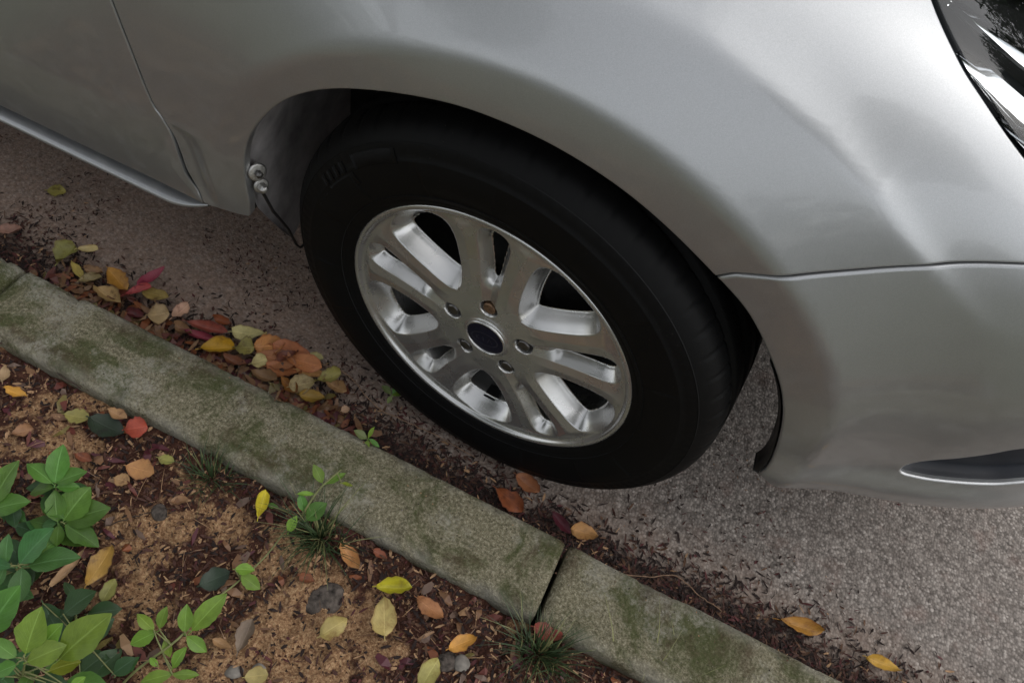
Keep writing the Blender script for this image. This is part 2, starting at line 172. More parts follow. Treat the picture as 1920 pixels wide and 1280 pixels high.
PLANTS = [('seedling', 'bright green seedling with paired leaves, uppermost on the soil', (-0.4272, -0.3889, 0.085), [(-0.4171, -0.386, 0.12), (-0.4042, -0.3818, 0.17)],
  [((-0.4048, -0.3821, 0.17), (-0.4253, -0.3389, 0.185), 0.552, 'mid'), ((-0.408, -0.3821, 0.17), (-0.4499, -0.3769, 0.175), 0.515, 'mid'),
   ((-0.4047, -0.3804, 0.17), (-0.3809, -0.3516, 0.175), 0.639, 'mid'), ((-0.4068, -0.3857, 0.165), (-0.4335, -0.4031, 0.15), 0.56, 'mid'),
   ((-0.4024, -0.3834, 0.165), (-0.3835, -0.3686, 0.155), 0.577, 'mid')]),
 ('seedling', 'broad leafed green seedling just below the uppermost seedling', (-0.3994, -0.4121, 0.085), [(-0.3954, -0.4117, 0.1), (-0.3844, -0.4121, 0.13)],
  [((-0.3877, -0.4139, 0.13), (-0.41, -0.3856, 0.15), 0.605, 'mid'), ((-0.3836, -0.4093, 0.13), (-0.3787, -0.3614, 0.145), 0.79, 'mid'),
   ((-0.3804, -0.4092, 0.13), (-0.3435, -0.3696, 0.135), 0.688, 'mid'), ((-0.378, -0.4119, 0.13), (-0.3292, -0.4139, 0.115), 0.505, 'mid'),
   ((-0.3863, -0.4159, 0.125), (-0.3768, -0.437, 0.11), 0.642, 'mid'), ((-0.3905, -0.4149, 0.125), (-0.409, -0.4248, 0.115), 0.61, 'deep')]),
 ('seedling', 'green seedling cut by the left picture edge, upper one', (-0.5002, -0.4407, 0.085), [(-0.4804, -0.4406, 0.12), (-0.4492, -0.441, 0.17)],
  [((-0.4492, -0.4394, 0.17), (-0.4528, -0.3819, 0.19), 0.531, 'mid'), ((-0.4467, -0.4435, 0.17), (-0.4138, -0.4126, 0.17), 0.644, 'mid'),
   ((-0.4478, -0.4441, 0.17), (-0.4351, -0.4751, 0.16), 0.56, 'deep')]),
 ('seedling', 'dark green seedling with wide leaves at the left edge', (-0.4074, -0.484, 0.085), [(-0.3915, -0.4832, 0.12), (-0.3741, -0.4799, 0.16)],
  [((-0.3723, -0.4777, 0.165), (-0.3621, -0.4278, 0.18), 0.758, 'deep'), ((-0.362, -0.4738, 0.165), (-0.3152, -0.4396, 0.17), 0.584, 'deep'),
   ((-0.3681, -0.4796, 0.16), (-0.348, -0.51, 0.145), 0.616, 'deep'), ((-0.3874, -0.4839, 0.16), (-0.406, -0.4561, 0.17), 0.51, 'deep'),
   ((-0.3857, -0.4873, 0.16), (-0.3808, -0.5086, 0.15), 0.587, 'deep'), ((-0.3768, -0.4843, 0.165), (-0.416, -0.4944, 0.16), 0.391, 'deep')]),
 ('seedling', 'light green seedling with the biggest leaves, lower left corner', (-0.3046, -0.5841, 0.085), [(-0.2754, -0.5714, 0.17), (-0.2598, -0.5539, 0.23)],
  [((-0.2619, -0.5507, 0.235), (-0.27, -0.5081, 0.26), 0.643, 'light'), ((-0.2554, -0.5382, 0.23), (-0.2489, -0.5106, 0.24), 0.741, 'light'),
   ((-0.2335, -0.5405, 0.225), (-0.2087, -0.4818, 0.25), 0.585, 'light'), ((-0.2548, -0.5554, 0.235), (-0.2322, -0.5253, 0.235), 0.697, 'light'),
   ((-0.2398, -0.5526, 0.21), (-0.2216, -0.531, 0.2), 0.743, 'lime'), ((-0.2693, -0.5569, 0.23), (-0.3017, -0.5534, 0.24), 0.494, 'mid'),
   ((-0.2644, -0.562, 0.23), (-0.2809, -0.5781, 0.22), 0.668, 'mid'), ((-0.199, -0.5565, 0.235), (-0.1918, -0.5414, 0.24), 0.664, 'light'),
   ((-0.3282, -0.5545, 0.2), (-0.3203, -0.5001, 0.23), 0.631, 'mid')]),
 ('seedling', 'low shaded plant with dull dark leaves behind the corner seedling', (-0.2833, -0.5127, 0.085), [(-0.2774, -0.5108, 0.105), (-0.2714, -0.5089, 0.125)],
  [((-0.337, -0.4989, 0.12), (-0.3006, -0.5159, 0.11), 0.537, 'shade'), ((-0.3055, -0.4984, 0.125), (-0.2899, -0.4605, 0.13), 0.849, 'shade'),
   ((-0.2689, -0.5117, 0.125), (-0.2501, -0.4761, 0.125), 0.774, 'shade'), ((-0.2828, -0.4856, 0.12), (-0.2519, -0.4629, 0.12), 0.618, 'shade'),
   ((-0.244, -0.5421, 0.12), (-0.2339, -0.5135, 0.12), 0.786, 'shade'), ((-0.2128, -0.5259, 0.115), (-0.2003, -0.5008, 0.12), 0.738, 'shade'),
   ((-0.2831, -0.5215, 0.125), (-0.3205, -0.5059, 0.125), 0.415, 'shade'), ((-0.2671, -0.5158, 0.12), (-0.2379, -0.536, 0.11), 0.471, 'shade'),
   ((-0.3133, -0.4769, 0.11), (-0.3379, -0.4673, 0.11), 0.416, 'shade'), ((-0.3097, -0.5201, 0.12), (-0.3388, -0.5139, 0.12), 0.411, 'shade')]),
 ('creeper', 'bright green creeper with compound leaves, bottom middle of soil', (-0.2103, -0.5381, 0.085),
  [(-0.1892, -0.5087, 0.12), (-0.1637, -0.4626, 0.14), (-0.1619, -0.4099, 0.12), (-0.1541, -0.3753, 0.105), (-0.1419, -0.3236, 0.1), (-0.1338, -0.2727, 0.12)],
  [((-0.155, -0.4498, 0.145), (-0.1409, -0.3973, 0.16), 0.463, 'light'), ((-0.16, -0.455, 0.145), (-0.174, -0.4284, 0.16), 0.542, 'light'),
   ((-0.1556, -0.4569, 0.145), (-0.1277, -0.4601, 0.13), 0.516, 'light'), ((-0.1901, -0.4687, 0.145), (-0.2105, -0.4929, 0.135), 0.576, 'light'),
   ((-0.1938, -0.4679, 0.145), (-0.2212, -0.4623, 0.15), 0.507, 'light'), ((-0.1892, -0.4642, 0.145), (-0.1948, -0.4404, 0.155), 0.532, 'light'),
   ((-0.1773, -0.4694, 0.14), (-0.1623, -0.484, 0.13), 0.5, 'light'), ((-0.146, -0.4976, 0.14), (-0.1735, -0.5205, 0.135), 0.46, 'light'),
   ((-0.1442, -0.498, 0.14), (-0.1187, -0.4846, 0.135), 0.396, 'light'), ((-0.1497, -0.4929, 0.14), (-0.1477, -0.4675, 0.15), 0.567, 'light'),
   ((-0.1651, -0.4979, 0.14), (-0.1797, -0.4946, 0.14), 0.526, 'light'), ((-0.1631, -0.3605, 0.115), (-0.141, -0.349, 0.11), 0.632, 'light'),
   ((-0.1511, -0.3636, 0.115), (-0.1219, -0.3657, 0.105), 0.608, 'light')]),
 ('creeper', 'green creeper shoot climbing over the kerb edge by the grass', (-0.1313, -0.266, 0.085),
  [(-0.1238, -0.2586, 0.13), (-0.1185, -0.2255, 0.15), (-0.1055, -0.1921, 0.16)],
  [((-0.1196, -0.2173, 0.15), (-0.1408, -0.205, 0.165), 0.521, 'light'), ((-0.1148, -0.2156, 0.15), (-0.0992, -0.1917, 0.155), 0.37, 'light'),
   ((-0.1292, -0.2896, 0.12), (-0.13, -0.267, 0.13), 0.587, 'light'), ((-0.1155, -0.2661, 0.13), (-0.1024, -0.2359, 0.14), 0.735, 'mid'),
   ((-0.1225, -0.2579, 0.13), (-0.1393, -0.2432, 0.145), 0.512, 'mid'), ((-0.1219, -0.2338, 0.145), (-0.1416, -0.2467, 0.15), 0.297, 'light'),
   ((-0.0976, -0.2054, 0.15), (-0.0839, -0.1978, 0.14), 0.32, 'lime'), ((-0.1781, -0.2684, 0.115), (-0.1622, -0.2642, 0.115), 0.452, 'mid')]),
 ('weed', 'tiny pale weed sprouting from the gutter at the kerb top', (-0.1149, -0.0923, 0.01), [(-0.1133, -0.1019, 0.06), (-0.1088, -0.1158, 0.115)],
  [((-0.1102, -0.1166, 0.115), (-0.131, -0.1178, 0.125), 0.55, 'pale'), ((-0.1091, -0.1153, 0.11), (-0.1041, -0.1329, 0.1), 0.5, 'light'),
   ((-0.1074, -0.115, 0.115), (-0.089, -0.1154, 0.105), 0.35, 'mid'), ((-0.1097, -0.1143, 0.115), (-0.1068, -0.101, 0.13), 0.4, 'light')]),
 ('weed', 'tiny green weed growing beside the lower tyre sidewall', (-0.1362, 0.0091, 0.005), [(-0.1361, 0.0081, 0.02), (-0.1359, 0.0069, 0.035)],
  [((-0.1366, 0.0065, 0.035), (-0.1572, 0.0103, 0.04), 0.55, 'pale'), ((-0.1351, 0.0074, 0.035), (-0.1355, 0.0361, 0.045), 0.35, 'mid'),
   ((-0.1351, 0.0059, 0.03), (-0.1374, -0.0056, 0.02), 0.6, 'pale'), ((-0.1341, 0.0056, 0.035), (-0.1204, 0.0213, 0.03), 0.5, 'light')])]
TUFTS = [((-0.2779, -0.2642, 0.086), 0.075, 46, 'thin dark grass tuft growing along the kerb, upper one'),
 ((-0.0948, -0.2689, 0.086), 0.1, 90, 'dense dark grass tuft under the kerb creeper'),
 ((0.2452, -0.2684, 0.086), 0.09, 110, 'wide dark grass tuft beside the kerb joint'),
 ((0.4068, -0.2225, 0.086), 0.1, 16, 'sparse pale grass blades at the bottom edge against the kerb')]
STONES = [((-0.0452, -0.3331, 0.09), 0.03, (0.95, 0.7, 0.3), 'slate', 'flat dark grey stone half buried in sandy soil'),
 ((0.138, -0.3319, 0.09), 0.018, (0.9, 0.7, 0.6), 'slate', 'dark blue grey stone under the amber leaf'),
 ((0.1568, -0.3255, 0.09), 0.014, (0.9, 0.75, 0.6), 'grey', 'light grey stone touching the dark blue grey stone'),
 ((-0.0695, -0.4508, 0.088), 0.014, (1, 0.8, 0.5), 'grey', 'small grey stone at the bottom edge of the sand'),
 ((-0.0953, -0.4607, 0.088), 0.012, (1, 0.7, 0.5), 'grey', 'smallest grey stone near the bottom edge'),
 ((-0.3035, -0.3387, 0.088), 0.013, (1, 0.8, 0.6), 'slate', 'small dark stone on bare soil below the peach leaf')]
TWIGS = [([(-0.2777, 0.0101, 0.012), (-0.2213, 0.0122, 0.012), (-0.1584, -0.0149, 0.012), (-0.0963, -0.0167, 0.012), (-0.0272, -0.0141, 0.012), (0.0351, -0.0193, 0.012)], 0.0011,
  'thin pale stalk trailing from leaf pile below the tyre'),
 ([(0.2297, -0.0902, 0.012), (0.2854, -0.0914, 0.012), (0.3521, -0.0737, 0.012), (0.4052, -0.0464, 0.012), (0.4467, -0.0575, 0.012), (0.4857, -0.0621, 0.012)], 0.0013,
  'thin brown runner in the gutter right of the kerb joint'),
 ([(-0.8152, 0.005, 0.014), (-0.7905, 0.0031, 0.014), (-0.7704, -0.0016, 0.014)], 0.0012, 'short pale stalk of the lime green gutter leaf'),
 ([(-0.6702, -0.2334, 0.094), (-0.6142, -0.2312, 0.094), (-0.5201, -0.2403, 0.094)], 0.0014, 'dry dark stem along the soil side of kerb, far left'),
 ([(-0.3495, -0.3851, 0.094), (-0.3236, -0.3545, 0.094), (-0.2885, -0.3228, 0.094)], 0.001, 'thin dark root crossing the bare soil')]
SAND = [(-0.224, -0.295, 0.07), (-0.016, -0.38, 0.1), (-0.488, -0.32, 0.05), (-0.269, -0.361, 0.06), (-0.145, -0.296, 0.05), (-0.525, -0.359, 0.03), (0.05, -0.369, 0.05)]

# ------------------------------------------------------------------ helpers
def tag(o, label=None, cat=None, group=None, kind=None):
    if label: o['label'] = label
    if cat: o['category'] = cat
    if group: o['group'] = group
    if kind: o['kind'] = kind
    return o
def link(o, parent=None):
    COL.objects.link(o); o.parent = parent; return o
def empty(name, loc=(0,0,0), parent=None, rot=(0,0,0)):
    o = bpy.data.objects.new(name, None); o.empty_display_size = .05; o.location = loc; o.rotation_euler = rot
    return link(o, parent)
def mesh(name, v, f, mats, parent=None, smooth=True, normals=None, uv=None, mi=None, loc=None):
    me = bpy.data.meshes.new(name); me.from_pydata([tuple(map(float, p)) for p in v], [], [tuple(map(int, q)) for q in f])
    for m in (mats if isinstance(mats, (list, tuple)) else [mats]): me.materials.append(m)
    if mi is not None: me.polygons.foreach_set('material_index', np.asarray(mi, dtype=np.int32))
    me.polygons.foreach_set('use_smooth', np.full(len(me.polygons), smooth))
    if uv is not None:
        ul = me.uv_layers.new(name='UVMap'); li = np.zeros(len(me.loops), dtype=np.int32); me.loops.foreach_get('vertex_index', li)
        ul.data.foreach_set('uv', np.asarray(uv, dtype=np.float32)[li].ravel())
    me.update()
    if normals is not None: me.normals_split_custom_set_from_vertices([tuple(map(float, n)) for n in normals])
    o = bpy.data.objects.new(name, me)
    if loc is not None: o.location = loc
    return link(o, parent)
def grid_faces(n, m, closed_n=False, closed_m=False, flip=False):
    F = []
    for i in range(n if closed_n else n-1):
        for j in range(m if closed_m else m-1):
            a, b, c, d = i*m+j, i*m+(j+1) % m, ((i+1) % n)*m+(j+1) % m, ((i+1) % n)*m+j
            F.append((a, d, c, b) if flip else (a, b, c, d))
    return F
def lathe(prof, seg, axis_y=True):
    """prof = [(d, r)], spun round the local Y axis."""
    V = []
    for k in range(seg):
        a = 2*math.pi*k/seg; c, s = math.cos(a), math.sin(a)
        V += [(r*c, d, r*s) for d, r in prof]
    return V, grid_faces(seg, len(prof), closed_n=True)
def tube(pts, rad, seg=6):
    pts = [Vector(p) for p in pts]; V = []; n = len(pts)
    rads = rad if isinstance(rad, (list, tuple)) else [rad]*n
    for i, p in enumerate(pts):
        t = (pts[min(i+1, n-1)]-pts[max(i-1, 0)]).normalized()
        a = t.cross(Vector((0, 0, 1)));  a = a.normalized() if a.length > 1e-3 else Vector((1, 0, 0)); b = t.cross(a)
        V += [p+(a*math.cos(2*math.pi*k/seg)+b*math.sin(2*math.pi*k/seg))*rads[i] for k in range(seg)]
    return V, grid_faces(n, seg, closed_m=True)
def catmull(P, n=8):
    P = np.asarray(P, float); P = np.vstack([2*P[0]-P[1], P, 2*P[-1]-P[-2]]); out = []
    for i in range(1, len(P)-2):
        for k in range(n):
            t = k/n; out.append(.5*((2*P[i])+(-P[i-1]+P[i+1])*t+(2*P[i-1]-5*P[i]+4*P[i+1]-P[i+2])*t*t+(-P[i-1]+3*P[i]-3*P[i+1]+P[i+2])*t**3))
    return np.vstack(out+[P[-2]])
def box(x0, x1, y0, y1, z0, z1):
    return [(x0,y0,z0),(x1,y0,z0),(x1,y1,z0),(x0,y1,z0),(x0,y0,z1),(x1,y0,z1),(x1,y1,z1),(x0,y1,z1)], [(0,3,2,1),(4,5,6,7),(0,1,5,4),(1,2,6,5),(2,3,7,6),(3,0,4,7)]
_perm = RNG.random((256, 256))
def vnoise(x, y):
    xi, yi = np.floor(x).astype(int), np.floor(y).astype(int); fx, fy = x-xi, y-yi
    fx, fy = fx*fx*(3-2*fx), fy*fy*(3-2*fy); g = lambda a, b: _perm[a % 256, b % 256]
    return (g(xi, yi)*(1-fx)+g(xi+1, yi)*fx)*(1-fy)+(g(xi, yi+1)*(1-fx)+g(xi+1, yi+1)*fx)*fy
def fbm(x, y, f, o=4):
    r = 0; a = .5
    for k in range(o): r = r+a*vnoise(x*f+17.3*k, y*f+9.1*k); f *= 2.03; a *= .5
    return r/(1-.5**o)

# ------------------------------------------------------------------ materials
class NT:
    def __init__(s, name):
        s.m = bpy.data.materials.new(name); s.m.use_nodes = True; s.t = s.m.node_tree; s.b = s.t.nodes['Principled BSDF']
        s.tc = s.t.nodes.new('ShaderNodeTexCoord')
    def n(s, typ, **k):
        o = s.t.nodes.new(typ)
        for a, v in k.items():
            if a.startswith('i_'): s.put(o, a[2:], v)
            else: setattr(o, a, v)
        return o
    def put(s, o, name, v):
        name = int(name) if name.isdigit() else name.replace('_', ' ')
        if isinstance(v, bpy.types.NodeSocket): s.t.links.new(v, o.inputs[name])
        else: o.inputs[name].default_value = v
    def set(s, **k):
        for a, v in k.items(): s.put(s.b, a, v)
        return s
    def noise(s, scale, detail=4, rough=.55, co='Object', dist=0, vec=None):
        return s.n('ShaderNodeTexNoise', i_Vector=vec or s.tc.outputs[co], i_Scale=scale, i_Detail=detail, i_Roughness=rough, i_Distortion=dist).outputs[0]
    def voro(s, scale, co='Object', feature='F1', out='Distance', vec=None):
        return s.n('ShaderNodeTexVoronoi', feature=feature, i_Vector=vec or s.tc.outputs[co], i_Scale=scale).outputs[out]
    def ramp(s, fac, stops, interp='LINEAR'):
        o = s.n('ShaderNodeValToRGB'); o.color_ramp.interpolation = interp; e = o.color_ramp.elements
        while len(e) < len(stops): e.new(.5)
        for q, (p, c) in zip(e, stops): q.position = p; q.color = (c, c, c, 1) if isinstance(c, (int, float)) else (*c, 1)
        s.t.links.new(fac, o.inputs[0]); return o.outputs[0]
    def mix(s, f, a, b, mode='MIX'):
        o = s.n('ShaderNodeMix', data_type='RGBA', blend_type=mode)
        for k, v in ((0, f), (6, a), (7, b)):
            if isinstance(v, bpy.types.NodeSocket): s.t.links.new(v, o.inputs[k])
            else: o.inputs[k].default_value = v if k == 0 else (*v, 1)
        return o.outputs[2]
    def math(s, op, a, b=0.):
        o = s.n('ShaderNodeMath', operation=op)
        for k, v in ((0, a), (1, b)):
            if isinstance(v, bpy.types.NodeSocket): s.t.links.new(v, o.inputs[k])
            else: o.inputs[k].default_value = v
        return o.outputs[0]
    def bump(s, h, strength, dist=.002, prev=None):
        o = s.n('ShaderNodeBump', i_Strength=strength, i_Distance=dist, i_Height=h)
        if prev is not None: s.t.links.new(prev, o.inputs['Normal'])
        return o.outputs[0]
    def sep(s, co='Object'):
        return s.n('ShaderNodeSeparateXYZ', i_0=s.tc.outputs[co]).outputs

def simple(name, col, rough=.5, metal=0., nscale=60, var=.25, coat=0, bump=0, spec=.5):
    M = NT(name); a = M.noise(nscale, 5)
    lo = tuple(c*(1-var) for c in col); hi = tuple(min(1, c*(1+var)) for c in col)
    M.set(Base_Color=M.ramp(a, [(.3, lo), (.7, hi)]), Roughness=rough, Metallic=metal)
    M.b.inputs['Coat Weight'].default_value = coat; M.b.inputs['Specular IOR Level'].default_value = spec
    if bump: M.set(Normal=M.bump(M.noise(nscale*2, 4), bump))
    return M.m

def paint_mat():
    M = NT('silver_paint')
    fl = M.voro(2600, out='Color'); fg = M.n('ShaderNodeSeparateColor', i_0=fl).outputs[0]
    base = M.ramp(fg, [(0, (.405, .412, .418)), (1, (.505, .512, .518))])
    z = M.sep()[2]
    # road film: dried splash specks and dust, thicker low on the body
    low = M.n('ShaderNodeMapRange', i_0=z, i_1=.75, i_2=.22, i_3=.12, i_4=1.).outputs[0]
    sp = M.ramp(M.noise(34, 6, .7, dist=.6), [(.50, 0.), (.74, 1.)])
    fine = M.ramp(M.voro(95), [(.06, 1.), (.16, 0.)])
    pick = M.ramp(M.noise(25, 3), [(.5, 0.), (.62, 1.)])
    d = M.math('MULTIPLY', M.math('ADD', M.math('MULTIPLY', sp, .22), M.math('MULTIPLY', M.math('MULTIPLY', fine, pick), .55)), low)
    d = M.math('ADD', d, M.math('MULTIPLY', low, .06))
    M.set(Base_Color=M.mix(d, base, (.40, .37, .33)), Metallic=M.math('SUBTRACT', .82, M.math('MULTIPLY', d, .9)))
    M.set(Roughness=M.math('ADD', .40, M.math('MULTIPLY', d, .3)))
    M.set(Coat_Weight=M.math('SUBTRACT', .9, M.math('MULTIPLY', d, 1.2)), Coat_Roughness=M.math('ADD', .045, M.math('MULTIPLY', d, .3)))
    M.set(Normal=M.bump(M.noise(420, 3), .05, .0004)); M.set(Coat_Normal=M.bump(M.noise(160, 2), .03, .0004))
    return M.m
MAT = {}
MAT['paint'] = paint_mat()
MAT['black'] = simple('black_plastic', (.012, .012, .013), .45, bump=.15)
MAT['liner'] = simple('dusty_liner_plastic', (.36, .34, .34), .65, nscale=22, var=.4, bump=.25)
MAT['dark'] = simple('underbody_black', (.008, .008, .008), .8)
MAT['shade_plastic'] = simple('fog_lamp_gloss_plastic', (.012, .014, .020), .45, nscale=12, var=.3, spec=.25)
MAT['chrome'] = simple('chrome', (.80, .80, .80), .06, 1., var=.03)
MAT['clip'] = simple('zinc_clip', (.50, .49, .47), .45, 1., nscale=160, var=.2, bump=.2)
MAT['steel'] = simple('dull_steel', (.16, .155, .15), .42, 1., nscale=160, var=.3, bump=.2)
MAT['rust'] = simple('rusty_steel', (.20, .12, .07), .5, .6, nscale=220, var=.5, bump=.3)
MAT['disc'] = simple('brake_iron', (.018, .017, .016), .7, .3, nscale=80, var=.4)
def rim_mat():
    M = NT('rim_silver'); r = M.n('ShaderNodeVectorMath', operation='LENGTH', i_0=M.tc.outputs['Object']).outputs['Value']
    dust = M.math('MULTIPLY', M.ramp(M.noise(18, 4, .55), [(.40, 0.), (.80, 1.)]), .12)
    rust = M.ramp(M.noise(60, 5, .7), [(.66, 0.), (.78, .3)])
    base = M.mix(dust, (.58, .575, .56), (.20, .175, .14)); base = M.mix(M.math('MULTIPLY', rust, .0), base, (.14, .08, .04))
    M.set(Base_Color=base, Metallic=M.math('SUBTRACT', .85, dust), Roughness=M.math('ADD', .25, M.math('MULTIPLY', dust, .6)), Coat_Weight=.35, Coat_Roughness=.12)
    M.set(Normal=M.bump(M.noise(300, 3), .06, .0005)); return M.m
MAT['rim'] = rim_mat()
def tyre_mat():
    M = NT('tyre_rubber'); d = M.ramp(M.noise(35, 6, .7), [(.45, 0.), (.8, 1.)])
    sp = M.math('MULTIPLY', M.ramp(M.voro(170), [(.06, 1.), (.11, 0.)]), M.ramp(M.noise(14, 2), [(.54, 0.), (.62, 1.)]))
    c = M.mix(M.math('MULTIPLY', d, .25), (.0026, .0026, .0028), (.008, .0075, .007)); c = M.mix(M.math('MULTIPLY', sp, .35), c, (.14, .12, .10))
    M.set(Base_Color=c, Roughness=.58, Normal=M.bump(M.noise(500, 3), .2, .0006)); M.b.inputs['Specular IOR Level'].default_value = .18
    return M.m
MAT['tyre'] = tyre_mat()
def lens_mat():
    m = bpy.data.materials.new('clear_lens'); m.use_nodes = True; t = m.node_tree; t.nodes.clear()
    o = t.nodes.new('ShaderNodeOutputMaterial'); a = t.nodes.new('ShaderNodeBsdfTransparent'); g = t.nodes.new('ShaderNodeBsdfGlossy'); x = t.nodes.new('ShaderNodeMixShader'); fr = t.nodes.new('ShaderNodeFresnel')
    fr.inputs[0].default_value = 1.5; g.inputs['Roughness'].default_value = .01; a.inputs[0].default_value = (.93, .95, .96, 1)
    t.links.new(fr.outputs[0], x.inputs[0]); t.links.new(a.outputs[0], x.inputs[1]); t.links.new(g.outputs[0], x.inputs[2]); t.links.new(x.outputs[0], o.inputs[0]); return m
MAT['lens'] = lens_mat()
def glass_mat(): return simple('window_glass', (.02, .025, .025), .03, spec=.6)
MAT['glass'] = glass_mat()

def asphalt_mat():
    M = NT('asphalt'); X, Y, Z = M.sep()
    vec = M.tc.outputs['Object']
    v1 = M.voro(215, out='Color'); g = M.n('ShaderNodeSeparateColor', i_0=v1).outputs[0]; d1 = M.voro(215); d2 = M.voro(70); 
    stone = M.ramp(g, [(0, (.165, .142, .125)), (.45, (.265, .229, .202)), (.85, (.345, .302, .268)), (1, (.45, .40, .36))])
    gap = M.math('MULTIPLY', M.ramp(d1, [(.40, 0.), (.70, 1.)]), M.ramp(M.noise(55, 3), [(.35, .35), (.62, 1.)]))
    c = M.mix(M.math('MULTIPLY', gap, .62), stone, (.040, .033, .028))
    c = M.mix(M.math('MULTIPLY', M.ramp(M.noise(26, 5, .65), [(.45, 0.), (.75, 1.)]), .45), c, (.075, .055, .045))
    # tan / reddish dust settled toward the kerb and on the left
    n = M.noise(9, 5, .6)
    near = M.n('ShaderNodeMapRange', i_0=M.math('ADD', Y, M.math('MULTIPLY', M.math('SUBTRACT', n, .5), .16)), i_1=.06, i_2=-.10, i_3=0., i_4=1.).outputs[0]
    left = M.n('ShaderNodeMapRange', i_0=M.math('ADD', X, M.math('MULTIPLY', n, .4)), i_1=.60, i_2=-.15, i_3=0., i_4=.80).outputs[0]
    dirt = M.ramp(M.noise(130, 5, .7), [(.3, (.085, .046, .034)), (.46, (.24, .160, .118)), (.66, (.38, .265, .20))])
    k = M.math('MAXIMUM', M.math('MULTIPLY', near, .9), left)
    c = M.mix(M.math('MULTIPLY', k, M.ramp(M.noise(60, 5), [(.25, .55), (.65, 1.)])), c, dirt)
    gutter_shade = M.ramp(M.noise(140, 5, .7), [(.35, (.020, .010, .007)), (.65, (.075, .040, .028))])  # deep gutter shade along the kerb base, painted into the asphalt colour
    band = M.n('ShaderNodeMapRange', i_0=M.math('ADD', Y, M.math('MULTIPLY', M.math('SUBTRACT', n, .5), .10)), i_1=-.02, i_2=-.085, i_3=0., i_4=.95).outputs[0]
    c = M.mix(band, c, gutter_shade)
    red = M.math('MULTIPLY', M.ramp(M.noise(16, 5, .6), [(.56, 0.), (.72, 1.)]), .35)
    c = M.mix(red, c, (.20, .115, .09))
    M.set(Base_Color=c, Roughness=.85); M.b.inputs['Specular IOR Level'].default_value = .3
    b = M.bump(M.ramp(d1, [(0, 1.), (.7, 0.)]), .28, .004); b = M.bump(M.ramp(d2, [(0, 1.), (.8, 0.)]), .25, .006, b); b = M.bump(M.noise(420, 4), .35, .002, b)
    M.set(Normal=b); return M.m
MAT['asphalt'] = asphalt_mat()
def kerb_mat():
    M = NT('mossy_concrete'); X, Y, Z = M.sep()
    c = M.ramp(M.noise(210, 8, .9), [(.36, (.048, .043, .027)), (.46, (.138, .122, .074)), (.54, (.265, .238, .158)), (.64, (.48, .44, .33))])
    moss = M.ramp(M.noise(10, 8, .72, dist=.8), [(.46, 0.), (.58, 1.)])
    c = M.mix(M.math('MULTIPLY', M.math('MULTIPLY', moss, M.ramp(M.noise(170, 5, .8), [(.34, .5), (.54, 1.)])), .85), c, (.052, .064, .016))
    br = M.ramp(M.noise(9, 6, .7, dist=.5), [(.53, 0.), (.63, 1.)]); c = M.mix(M.math('MULTIPLY', M.math('MULTIPLY', br, M.ramp(M.noise(140, 5, .8), [(.36, .3), (.56, 1.)])), .8), c, (.070, .048, .026))
    sp = M.ramp(M.voro(240), [(.07, 1.), (.14, 0.)]); pk = M.ramp(M.noise(40, 3), [(.5, 0.), (.62, 1.)])
    c = M.mix(M.math('MULTIPLY', M.math('MULTIPLY', sp, pk), .5), c, (.42, .41, .36))
    pits = M.ramp(M.voro(120), [(.09, 1.), (.18, 0.)]); c = M.mix(M.math('MULTIPLY', pits, .55), c, (.03, .026, .018))
    worn = M.math('MULTIPLY', M.ramp(M.noise(12, 7, .75), [(.52, 0.), (.62, 1.)]), M.ramp(M.noise(180, 5, .8), [(.42, .15), (.58, 1.)])); c = M.mix(M.math('MULTIPLY', worn, .75), c, (.36, .34, .28))
    edge = M.ramp(M.math('ABSOLUTE', Y), [(.040, 0.), (.060, 1.)])
    c = M.mix(M.math('MULTIPLY', M.math('MULTIPLY', edge, M.ramp(M.noise(22, 5), [(.38, 0.), (.62, 1.)])), .55), c, (.36, .34, .29))
    M.set(Base_Color=c, Roughness=.9); M.b.inputs['Specular IOR Level'].default_value = .25
    b = M.bump(M.noise(130, 6, .75), .9, .005); b = M.bump(M.voro(260), .5, .002, b); M.set(Normal=b); return M.m
MAT['kerb'] = kerb_mat()
def soil_mat():
    M = NT('sandy_soil'); at = M.n('ShaderNodeAttribute', attribute_name='sand').outputs['Fac']
    sand = M.ramp(M.noise(210, 8, .85), [(.36, (.085, .040, .020)), (.46, (.25, .135, .070)), (.54, (.40, .245, .130)), (.64, (.60, .42, .24))])
    hum = M.ramp(M.noise(150, 8, .85), [(.3, (.016, .008, .006)), (.52, (.075, .032, .022)), (.72, (.20, .10, .06))])
    f = M.ramp(M.math('ADD', at, M.math('MULTIPLY', M.math('SUBTRACT', M.noise(55, 6, .7), .5), 1.1)), [(.38, 0.), (.62, 1.)])
    c = M.mix(f, hum, sand)
    M.set(Base_Color=c, Roughness=.95); M.b.inputs['Specular IOR Level'].default_value = .15
    b = M.bump(M.noise(150, 6, .75), .9, .006); b = M.bump(M.voro(220), .5, .003, b); M.set(Normal=b); return M.m
MAT['soil'] = soil_mat()
